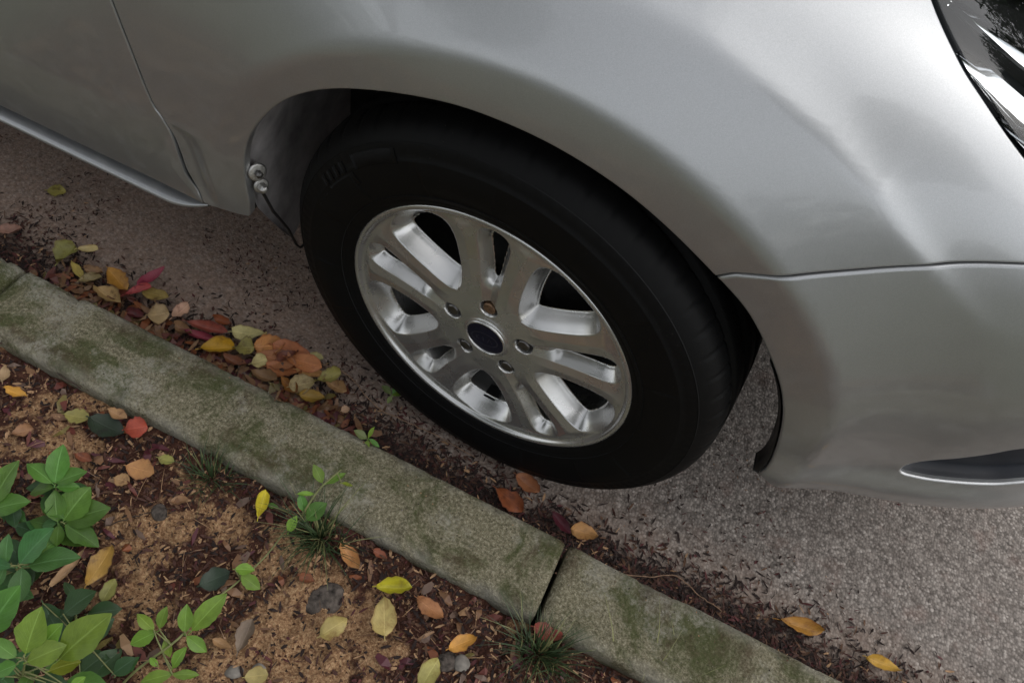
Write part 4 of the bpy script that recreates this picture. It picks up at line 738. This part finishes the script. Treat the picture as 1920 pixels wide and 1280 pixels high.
def blade(p, q, w0, w1, dp0, dp1, m, name):
    u = np.linspace(0, 1, 14); P = np.array(p)[None]*(1-u[:, None])+np.array(q)[None]*u[:, None]; d = np.array(q)-np.array(p); n = np.array([-d[1], d[0]])/np.hypot(*d); V = []
    for j, v in enumerate(np.linspace(-1, 1, 7)):
        A = P+n[None]*(v*(w0+(w1-w0)*u**.7))[:, None]; nn = SN(A[:, 0], A[:, 1]); V.append(S(A[:, 0], A[:, 1])-nn*((dp0+(dp1-dp0)*u)+.012*(v*v-1)*-1*.6)[:, None])
    mesh(name, np.concatenate(V), grid_faces(7, 14), m, head)
blade((.330, .905), (.62, .835), .004, .050, .022, .040, MAT['chrome'], 'reflector_blade')
blade((.310, .955), (.60, .935), .004, .018, .020, .030, MAT['chrome'], 'reflector_blade')
blade((.385, .862), (.62, .808), .002, .010, .020, .030, MAT['chrome'], 'reflector_blade')
u = np.linspace(0, 2*math.pi, 28, endpoint=False); V = []
for rr_, dd in ((.075, .03), (.07, .05), (.05, .075), (.02, .088), (.002, .09)):
    A = np.stack([.58+rr_*np.cos(u), .955+rr_*np.sin(u)], -1); nn = SN(A[:, 0], A[:, 1]); V.append(S(A[:, 0], A[:, 1])-nn*dd)
mesh('reflector_bowl', np.concatenate(V), grid_faces(5, 28, closed_m=True), MAT['chrome'], head)

# ------------------------------------------------------------------ wheel
WZ = .32
wheel = empty('wheel', (0, -.88, WZ), car, (0, 0, -.1049))
def window(pts):
    P = [(r*math.cos(R(a)), r*math.sin(R(a))) for r, a in pts]; return catmull(P+P[:1], 5)[:-1]
wide = window([(.080, 0), (.088, 8), (.110, 14), (.138, 16.8), (.166, 17.6), (.186, 16.2), (.1965, 11.5), (.2005, 4), (.2005, -4), (.1965, -11.5), (.186, -16.2), (.166, -17.6), (.138, -16.8), (.110, -14), (.088, -8)])
narrow = window([(.048, 0), (.055, 9), (.075, 8), (.105, 7.6), (.14, 7.4), (.172, 7.6), (.189, 6.2), (.196, 2.4), (.196, -2.4), (.189, -6.2), (.172, -7.6), (.14, -7.4), (.105, -7.6), (.075, -8), (.055, -9)])
NA, NR = 900, 140
rad_ = np.r_[np.linspace(.026, .2015, NR-12), np.linspace(.2028, .2138, 12)]; th = np.linspace(0, 2*np.pi, NA, endpoint=False); TH, RA = np.meshgrid(th, rad_, indexing='ij')
def sd_rep(poly, a0):
    t = np.mod(TH-R(a0)+R(36), R(72))-R(36); P = np.stack([RA*np.cos(t), RA*np.sin(t)], -1).reshape(-1, 2); d = dist_loop(P, poly); i = inside(P, poly); return np.where(i, d, -d).reshape(TH.shape)
uw, un = sd_rep(wide, 60), sd_rep(narrow, 96)
lugp = np.stack([.057*np.cos(np.linspace(0, 2*np.pi, 40, endpoint=False))*0+.057+.0135*np.cos(np.linspace(0, 2*np.pi, 40, endpoint=False)), .0135*np.sin(np.linspace(0, 2*np.pi, 40, endpoint=False))], -1)
ul = sd_rep(lugp, 96)
dish = np.interp(rad_, [.026, .032, .034, .045, .08, .12, .16, .19, .2005, .2035, .206, .2095, .212, .2138], [.001, .001, .004, .0035, .0035, .005, .005, .004, .0045, .0025, -.002, -.003, -.0015, .003])[None]+0*TH
ww = .0120+.004*sst(.168, .192, RA); wn = .0075+.004*sst(.165, .19, RA)+.02*(1-sst(.085, .11, RA))
def wall(u, w_, D):
    q = np.clip(u/w_, 0, 1); return np.where(u > 0, D*(.9*q+.1*q*q)*sst(-.0004, .0014, u), 0)
dep = np.maximum.reduce([wall(uw, ww, .022), wall(un, wn, .0125), wall(ul, .0035, .019)])
crown_ = -.0022*np.clip(np.minimum(-uw, -un)/.016, 0, 1)*sst(.07, .10, RA)*(1-sst(.185, .2, RA))       # spokes stand slightly proud along their middles
D_ = dish+dep+crown_
V = np.stack([RA*np.cos(TH), D_, RA*np.sin(TH)], -1).reshape(-1, 3)
ex = .0030; D_ = D_+.005*np.maximum(sst(0, 1, (uw-ww)/ex), sst(0, 1, (un-wn)/ex)*(RA > .09)); V = np.stack([RA*np.cos(TH), D_, RA*np.sin(TH)], -1).reshape(-1, 3)
hole = (uw > ww+ex) | ((un > wn+ex) & (RA > .09)); Fq = grid_faces(NA, NR, closed_n=True)
hv_ = hole.reshape(-1); Fq = [f for f in Fq if not (hv_[f[0]] and hv_[f[1]] and hv_[f[2]] and hv_[f[3]])]
mesh('rim', V, Fq, MAT['rim'], wheel)
pv, pf = lathe([(.003, .2137), (.010, .2130), (.012, .204), (.020, .196), (.05, .190), (.10, .186), (.16, .19), (.185, .207)], 96); mesh('rim_barrel', pv, pf, MAT['rim'], wheel)
pv, pf = lathe([(.075, .03), (.06, .075), (.058, .085), (.082, .088), (.082, .145), (.094, .146), (.094, .07)], 72); mesh('brake_disc', pv, pf, MAT['disc'], wheel)
pv, pf = lathe([(.10, .02), (.10, .192)], 60); mesh('backing_plate', pv, pf, MAT['dark'], wheel)
for k in range(5):
    a = R(96+72*k); m = MAT['rust'] if k == 0 else MAT['steel']; V, F = [], []
    prof_ = [(.0205, .0112), (.017, .0112), (.0165, .0100), (.006, .0098), (.0045, .0085), (.0040, .004)]
    for dd, rr_ in prof_:
        for j in range(18):
            b = 2*math.pi*j/18; hx = (1/ math.cos(((b+math.pi/6) % (math.pi/3))-math.pi/6))*.88 if .0039 < dd < .0168 else 1
            V.append((.057*math.cos(a)+rr_*hx*math.cos(b), dd, .057*math.sin(a)+rr_*hx*math.sin(b)))
    F = grid_faces(len(prof_), 18, closed_m=True); F.append(tuple(range(len(V)-18, len(V)))); o = mesh('lug_nut', V, F, m, wheel, smooth=False)
    if k == 0: o['label'] = 'rusty brown lug nut at the top of the hub'
pv, pf = lathe([(.006, .0312), (-.0005, .0312), (-.0018, .0300), (-.0016, .0285), (.0008, .0280)], 64); mesh('cap_ring', pv, pf, MAT['rim'], wheel)
MAT['cap'] = simple('cap_indigo', (.008, .008, .020), .4, nscale=60, var=.3, spec=.25)
pv, pf = lathe([(.0008, .0281), (-.0002, .020), (-.0006, .010), (-.0007, .0003)], 64); mesh('centre_cap', pv, pf, MAT['cap'], wheel)
MAT['emblem'] = simple('emblem_dim', (.055, .055, .075), .4, .4, nscale=60, var=.3)
V = []; F = []
ca, sa = math.cos(R(14)), math.sin(R(14))
def add_strip(pts, w_, closed=False):
    P = np.asarray(pts, float); b = len(V); n = len(P); d = (np.roll(P, -1, 0)-np.roll(P, 1, 0)) if closed else np.gradient(P, axis=0); nn = np.stack([-d[:, 1], d[:, 0]], -1); nn /= np.linalg.norm(nn, axis=1)[:, None]
    for p, q in zip(P, nn):
        for s in (-1, 1): e = p+q*s*w_; V.append((e[0]*ca-e[1]*sa, -.0016, e[0]*sa+e[1]*ca))
    for i in range(n if closed else n-1): j = (i+1) % n; F.append((b+2*i, b+2*i+1, b+2*j+1, b+2*j))
t_ = np.linspace(0, 2*math.pi, 40, endpoint=False); add_strip(np.stack([.020*np.cos(t_), .0118*np.sin(t_)], -1), .0006, True)
K = .0042
for g in ([(-.0125, -K), (-.0125, K)], [(-.0085, K), (-.0122, 0), (-.0085, -K)], [(-.002, -K), (-.002, K)], [(.0045, -K), (.0078, K), (.0111, -K)]): add_strip(np.array(g), .0006)
mesh('emblem', V, F, MAT['emblem'], wheel, smooth=False)
# wheel balance weight, black, on the barrel
o_ = mesh('balance_weight', *box(-.010, .010, .026, .050, -.192, -.184), MAT['black'], wheel, smooth=False); o_.rotation_euler = (0, R(-6), 0)
# tyre
tp_ = [(.006, .2085), (.000, .2105), (-.0030, .214), (-.0045, .219), (-.0052, .2205), (-.0052, .2222), (-.0062, .2235), (-.0088, .234), (-.0110, .246), (-.0122, .258), (-.0125, .268), (-.0122, .276), (-.0122, .2778), (-.0112, .2786), (-.0100, .286), (-.0075, .2945), (-.0068, .2965), (-.0050, .2990), (-.0020, .3030), (.0020, .3075), (.0065, .3115), (.0115, .3148), (.017, .3172), (.024, .3190), (.033, .3203), (.0365, .3205), (.0375, .3135), (.0455, .3135), (.0465, .3210), (.06, .3218), (.074, .322), (.075, .3145), (.084, .3145), (.085, .322), (.1, .322), (.115, .322), (.116, .3145), (.125, .3145), (.126, .322), (.14, .3218), (.153, .3212), (.154, .314), (.162, .314), (.163, .3205), (.18, .318), (.192, .312), (.202, .30), (.207, .28), (.205, .25), (.195, .225), (.186, .209)]
SEG = 720; V = []; th = np.linspace(0, 2*np.pi, SEG, endpoint=False)
for k, a in enumerate(th):
    blk = (k % 12)
    for i, (d, r) in enumerate(tp_):
        if 19 <= i <= 25 and blk in (0, 1): r -= .0016 if i > 20 else .0006
        if 47 >= i >= 43 and blk in (5, 6): r -= .004
        if 6 <= i <= 11 and (k % 90) in range(10, 52) and 8 <= i <= 10: d -= .0016          # raised moulded field on the sidewall
        if i in (14, 15) and (k % 6) < 3: d -= .0004
        z = r*math.sin(a); V.append((r*math.cos(a), d, max(z, -WZ+.0004)))
tyre_o = mesh('tyre', V, grid_faces(SEG, len(tp_), closed_n=True), MAT['tyre'], wheel)
MAT['moulding'] = simple('dusty_rubber', (.0045, .0045, .0048), .62, nscale=120, var=.4, spec=.2)
def side_y(r): return float(np.interp(r, [q[1] for q in tp_[:20]], [q[0] for q in tp_[:20]]))
V, F = [], []
def ring_bar(r0, r1, a0, a1, h, n=None):
    n = n or max(2, int((a1-a0)/1.5)); b = len(V)
    for i in range(n+1):
        a = R(a0+(a1-a0)*i/n)
        for r, e in ((r0, .0006), (r0+.0006, -h), ((r0+r1)/2, -h), (r1-.0006, -h), (r1, .0006)): V.append((r*math.cos(a), side_y(r)+e, r*math.sin(a)))
    for f in grid_faces(n+1, 5): F.append(tuple(b+q for q in f))
    F.append(tuple(b+q for q in range(5))); F.append(tuple(b+n*5+4-q for q in range(5)))
for k in range(1):
    o_ = 0
    ring_bar(.2745, .2915, 121+o_, 136+o_, .0012); ring_bar(.257, .274, 138+o_, 150+o_, .0010)
    for q in range(3): ring_bar(.252+.0, .272, 153+o_+q*2.6, 154.3+o_+q*2.6, .0012, 1)
    for q in range(4): ring_bar(.276, .290, 140+o_+q*3.1, 141.6+o_+q*3.1, .0010, 1)
ring_bar(.2285, .2297, 0, 359.9, .0008, 240); ring_bar(.2965, .2980, 0, 359.9, .0009, 240)
mesh('sidewall_moulding', V, F, MAT['moulding'], wheel)
pv, pf = tube([(0, .10, 0), (0, .32, 0)], [.05, .05], 16); mesh('hub_knuckle', pv, pf, MAT['dark'], wheel)
V, F = tube([(0.0, .22, .30), (0, .20, .62)], [.03, .045], 14); part('strut', V, F, MAT['dark'])
# far side of the same car: mirrored panels and wheel
for o in list(car.children):
    if o.name.split('.')[0] in ('fender', 'bumper', 'door', 'rear_door', 'hood', 'sill_moulding', 'wheel_arch_liner'):
        c = o.copy(); COL.objects.link(c); c.parent = car; c.scale = (1, -1, 1); c.location = (0, .88, 0)
wc = empty('wheel', (0, .88, WZ), car, (0, 0, math.pi-.1049))
for o in wheel.children:
    if o.name.split('.')[0] in ('tyre', 'rim', 'rim_barrel', 'sidewall_moulding'): c = o.copy(); COL.objects.link(c); c.parent = wc
# windscreen, roof and side glass, all above the picture
A = [(-.52, .30, .93), (-.52, 1.46, .93), (-1.25, 1.36, 1.47), (-1.25, .40, 1.47)]; part('windscreen', A, [(0, 1, 2, 3)], MAT['glass'], smooth=False)
V = [(-1.25, .40, 1.47), (-1.25, 1.36, 1.47), (-2.15, 1.36, 1.50), (-2.15, .40, 1.50)]; part('roof', V, [(0, 1, 2, 3)], MAT['paint'], smooth=False)
for y0, y1 in ((.12, .38), (1.64, 1.38)): part('side_glass', [(-.60, y0, .93), (-2.15, y0, .96), (-2.15, y1, 1.48), (-1.27, y1, 1.46)], [(0, 1, 2, 3)], MAT['glass'], smooth=False)
part('cowl', [(-.52, .2, .90), (-.52, 1.56, .90), (-.60, 1.56, .93), (-.60, .2, .93)], [(0, 1, 2, 3)], MAT['black'], smooth=False)

# ------------------------------------------------------------------ leaves
def leaf_geo(L, W, fold, curl, seed, p=.85, stalk=.12, twist=0., nu=11, live=False):
    rg = np.random.default_rng(seed); V, F, UV = [], [], []
    us = np.linspace(0, 1, nu); wob = 1+rg.normal(0, .04 if live else .085, (nu, 2)); cr_ = rg.normal(0, 1)
    for i, u in enumerate(us):
        hw = W/2*max(.02, math.sin(math.pi*u**p))**(.85 if live else .62)*(1 if (live and u < .97) or u < .93 else .72)
        for j, v in enumerate((-1, -.5, 0, .5, 1)):
            y = v*hw*(wob[i, 0] if v < 0 else wob[i, 1]); z = fold*abs(v)**1.3*hw+curl*L*(2*u-1)**2*.5+L*.02*math.sin(7*u+3*v+cr_)*abs(v)+twist*v*(u-.5)*W
            V.append((u*L, y, z)); UV.append((u, v/2+.5))
    F = grid_faces(nu, 5); b = len(V); r = W*.018+.0004
    for i, u in enumerate((0.04, -stalk*.5, -stalk)):
        for k in range(3): V.append((u*L, r*math.cos(2.1*k), r*math.sin(2.1*k)+curl*L*.5*(1 if i < 2 else .7)-.0003)); UV.append((0, .5))
    F += [tuple(b+q for q in f) for f in grid_faces(3, 3, closed_m=True)]
    return V, F, UV
def frame(B, T, roll=0.):
    B, T = Vector(B), Vector(T); x = (T-B).normalized(); z = Vector((0, 0, 1)); y = z.cross(x).normalized(); z = x.cross(y)
    y2 = y*math.cos(roll)+z*math.sin(roll); z2 = z*math.cos(roll)-y*math.sin(roll)
    M = Matrix((x, y2, z2)).transposed().to_4x4(); M.translation = B; return M
for i, (B, T, wr, srf, col, fold, curl, lab) in enumerate(LEAVES):
    B, T = Vector(B), Vector(T); L = (T-B).length
    V, F, UV = leaf_geo(L, L*wr, fold*(1.7 if fold > .35 else 1.1), curl*1.5+random.uniform(-.05, .12), 100+i, p=random.uniform(.80, 1.25), twist=random.uniform(-.6, .6))
    o = mesh('fallen_leaf', V, F, MAT['dry_'+col], uv=UV)
    c = (B+T)/2
    if srf == 'S':
        h = float(soil_h(np.array([c.x]), np.array([c.y]))[0]); dz = max(h+.004-c.z, -.004) if c.z-h < .018 else 0; B = B+Vector((0, 0, dz)); T = T+Vector((0, 0, dz))
    o.matrix_world = frame(B, T+Vector((0, 0, random.uniform(-.003, .004))), random.uniform(-.18, .18))
    tag(o, lab, 'leaf', 'fallen leaves on the verge' if srf == 'S' else 'fallen leaves on the road')
# ------------------------------------------------------------------ plants
for i, (nm, lab, root, stem, lv) in enumerate(PLANTS):
    rt = Vector(root)
    if nm != 'weed': rt.z = float(soil_h(np.array([rt.x]), np.array([rt.y]))[0])
    P = tag(empty(nm, rt), lab, 'plant', 'small green plants')
    pts = [Vector((0, 0, -.004))]+[Vector(s)-rt for s in stem]; sp_ = catmull([tuple(p) for p in pts], 5)
    r0 = .0018 if nm != 'weed' else .0008; V, F = tube(sp_, [r0*(1-.45*k/len(sp_)) for k in range(len(sp_))], 6); mesh('stem', V, F, MAT['stem'], P)
    extra = []
    if nm == 'seedling':                                   # younger leaves lower on the stems
        rg = random.Random(i)
        for B, T, wr, col in (lv+lv[:6] if 'shaded' not in lab else lv):
            a = rg.uniform(0, 6.28); c0 = Vector(B)*.7+rt*.3; d = Vector((math.cos(a), math.sin(a), rg.uniform(-.2, .35)))*rg.uniform(.028, .045); c1 = c0+Vector((rg.uniform(-.02, .02), rg.uniform(-.02, .02), -.01))
            extra.append((tuple(c1), tuple(c1+d), rg.uniform(.48, .62), rg.choice(['mid', 'deep', 'shade'] if col != 'shade' else ['shade', 'deep'])))
    for j, (B, T, wr, col) in enumerate(list(lv)+extra):
        B, T = Vector(B)-rt, Vector(T)-rt; L = (T-B).length
        V, F, UV = leaf_geo(L, L*wr, .22, -.10, 900+i*40+j, p=.92, stalk=.10, nu=13, live=True)
        o = mesh('leaf', V, F, MAT['live_'+col], P, uv=UV); o.matrix_local = frame(B, T, random.uniform(-.25, .25))
        # petiole back to the nearest point of the stem
        q = min((Vector(s) for s in sp_), key=lambda s: (s-B).length)
        if .006 < (q-B).length < .16:
            V, F = tube([q, (q+B)/2+Vector((0, 0, .004)), B], [.0011, .0009, .0007], 5); mesh('petiole', V, F, MAT['stem'], P)
# ------------------------------------------------------------------ grass, stones, twigs
for i, (p, h, n, lab) in enumerate(TUFTS):
    rt = Vector(p); rt.z = float(soil_h(np.array([rt.x]), np.array([rt.y]))[0]); P = tag(empty('grass_tuft', rt), lab, 'grass', 'grass tufts by the kerb'); V, F, mi = [], [], []
    pale = 'pale' in lab
    n = int(n*1.8) if not pale else n; h = h*.95
    for k in range(n):
        a = random.uniform(0, 6.28); rr_ = random.uniform(0, .028 if not pale else .06); b = Vector((rr_*math.cos(a)*1.3, rr_*math.sin(a)*.7, -.004)); ln = h*random.uniform(.45, 1); lean = random.uniform(.15, 1.1); wd = random.uniform(.0007, .0016); a2 = a+random.gauss(0, .7)
        d = Vector((math.cos(a2), math.sin(a2), 0)); sd_ = Vector((-d.y, d.x, 0)); s0 = len(V)
        for u in (0, .3, .6, .85, 1):
            c = b+d*(ln*lean*u*u*.9)+Vector((0, 0, ln*(u-.42*lean*u*u))); wv = sd_*wd*(1-u*.9); V += [c-wv, c+wv]
        F += [(s0+2*q, s0+2*q+1, s0+2*q+3, s0+2*q+2) for q in range(4)]; mi += [1 if (pale or random.random() < .16) else 0]*4
    mesh('blades', V, F, [MAT['grass'], MAT['palegrass']], P, mi=mi)
for i, (p, r, sc, m, lab) in enumerate(STONES):
    bm = bmesh.new(); bmesh.ops.create_icosphere(bm, subdivisions=3, radius=r); rg = random.Random(i)
    off = rg.uniform(0, 50)
    for v in bm.verts:
        k = 1+.5*(float(fbm(np.array([v.co.x/r+off]), np.array([v.co.y/r+v.co.z/r*1.7]), 1.3, 3)[0])-.5); v.co = Vector((v.co.x*sc[0]*k, v.co.y*sc[1]*k, v.co.z*sc[2]*k))
    me = bpy.data.meshes.new('stone'); bm.to_mesh(me); bm.free(); me.materials.append(MAT[m]); me.polygons.foreach_set('use_smooth', np.full(len(me.polygons), True))
    o = bpy.data.objects.new('stone', me); link(o); h = float(soil_h(np.array([p[0]]), np.array([p[1]]))[0]); o.location = (p[0], p[1], h+r*sc[2]*(.25 if r < .03 else .0)); o.rotation_euler = (rg.uniform(-.2, .2), rg.uniform(-.2, .2), rg.uniform(0, 3)); tag(o, lab, 'stone', 'stones in the soil')
for i, (P, r, lab) in enumerate(TWIGS):
    sp_ = catmull(P, 8); rg = np.random.default_rng(i); sp_ = sp_+rg.normal(0, .0008, sp_.shape); c = Vector(sp_[len(sp_)//2]); V, F = tube([Vector(q)-c for q in sp_], [r*(1-.4*k/len(sp_)) for k in range(len(sp_))], 6)
    o = mesh('twig', V, F, MAT['twig' if i != 3 and i != 4 else 'darktwig']); o.location = c; tag(o, lab, 'twig', 'twigs and stalks')

# ------------------------------------------------------------------ surroundings behind the photographer: trees that shade and mirror in the paint, plus a hedge added to darken reflections
def crown_mesh(n, boxes, size, seed):
    rg = np.random.default_rng(seed); V = np.zeros((n, 4, 3)); k = rg.integers(0, len(boxes), n); C = np.array([b[:3] for b in boxes])[k]; Rr = np.array([b[3:] for b in boxes])[k]
    d = rg.normal(0, 1, (n, 3)); d /= np.linalg.norm(d, axis=1)[:, None]; c = C+d*Rr*(rg.random((n, 1))**.45)
    a = rg.normal(0, 1, (n, 3)); a /= np.linalg.norm(a, axis=1)[:, None]; b = np.cross(a, rg.normal(0, 1, (n, 3))); b /= np.linalg.norm(b, axis=1)[:, None]; s = rg.uniform(.6, 1.2, (n, 1))*size
    V[:, 0] = c-a*s; V[:, 1] = c+b*s*.45; V[:, 2] = c+a*s; V[:, 3] = c-b*s*.45; i = np.arange(n)*4; return V.reshape(-1, 3), np.stack([i, i+1, i+2, i+3], 1)
def tree(x, y, h, blobs, n, seed, lab, leaf=.09):
    T = tag(empty('street_tree', (x, y, .02)), lab, 'tree', 'trees along the verge'); rg = random.Random(seed); V, F = tube([(0, 0, -.1), (.04, .02, h*.3), (.0, .06, h*.6), (.05, 0, h*.85)], [.17, .14, .11, .06], 12)
    for b in blobs:
        v2, f2 = tube([(0, .03, h*rg.uniform(.35, .6)), (b[0]*.5, b[1]*.5, (b[2]+h*.5)/2), (b[0]*.9, b[1]*.9, b[2])], [.07, .045, .015], 7); o_ = len(V); V = list(V)+list(v2); F += [tuple(q+o_ for q in f) for f in f2]
    mesh('trunk', V, F, MAT['bark'], T); V, F = crown_mesh(n, blobs, leaf, seed); mesh('crown', V, F, MAT['crown'], T, smooth=False)
tree(-3.6, -4.6, 5, [(0, 0, 4.6, 1.9, 1.8, 1.0), (1.2, .8, 4.2, 1.2, 1.2, .8), (-1.3, .6, 4.4, 1.4, 1.3, .9), (.2, 1.7, 4.9, 1.4, 1.1, .8)], 15000, 3, 'street tree behind the photographer on the left, out of the picture')
tree(3.4, -3.6, 5.5, [(0, 0, 5.0, 1.6, 1.6, 1.0), (-1.0, .6, 4.6, 1.0, 1.0, .7), (.9, -.5, 4.7, 1.2, 1.2, .8)], 11000, 5, 'street tree behind the photographer on the right, out of the picture')
tree(5.5, 7.6, 6, [(0, 0, 5.2, 2.0, 1.8, 1.4), (-1.4, 0, 4.5, 1.3, 1.2, 1.0), (1.3, 0, 4.8, 1.3, 1.2, 1.0)], 11000, 8, 'street tree on the far side of the road, out of the picture')
tree(11.5, 8.0, 10, [(0, 0, 9.0, 4.6, 3.4, 3.2), (-2.6, -1.0, 7.6, 3.0, 2.6, 2.2), (2.2, .4, 8.0, 2.2, 2.0, 1.8), (-.6, -1.2, 10.8, 2.0, 1.8, 1.5)], 42000, 15, 'tall tree across the road ahead of the car, out of the picture', .13)
H = tag(empty('hedge', (0, -3.9, .02)), 'dark green hedge added unseen behind the verge to darken reflections in paint and rim', 'hedge'); V, F = crown_mesh(20000, [(x_, .3*math.sin(x_*2.1), .85+.12*math.sin(x_*1.3), .75, .5, .9) for x_ in np.arange(-8, 8.1, .7)], .07, 12); mesh('foliage', V, F, MAT['hedge'], H, smooth=False)
V, F = tube([(-8, 0, .1), (8, 0, .1)], [.05, .05], 6); mesh('woody_stems', V, F, MAT['bark'], H)
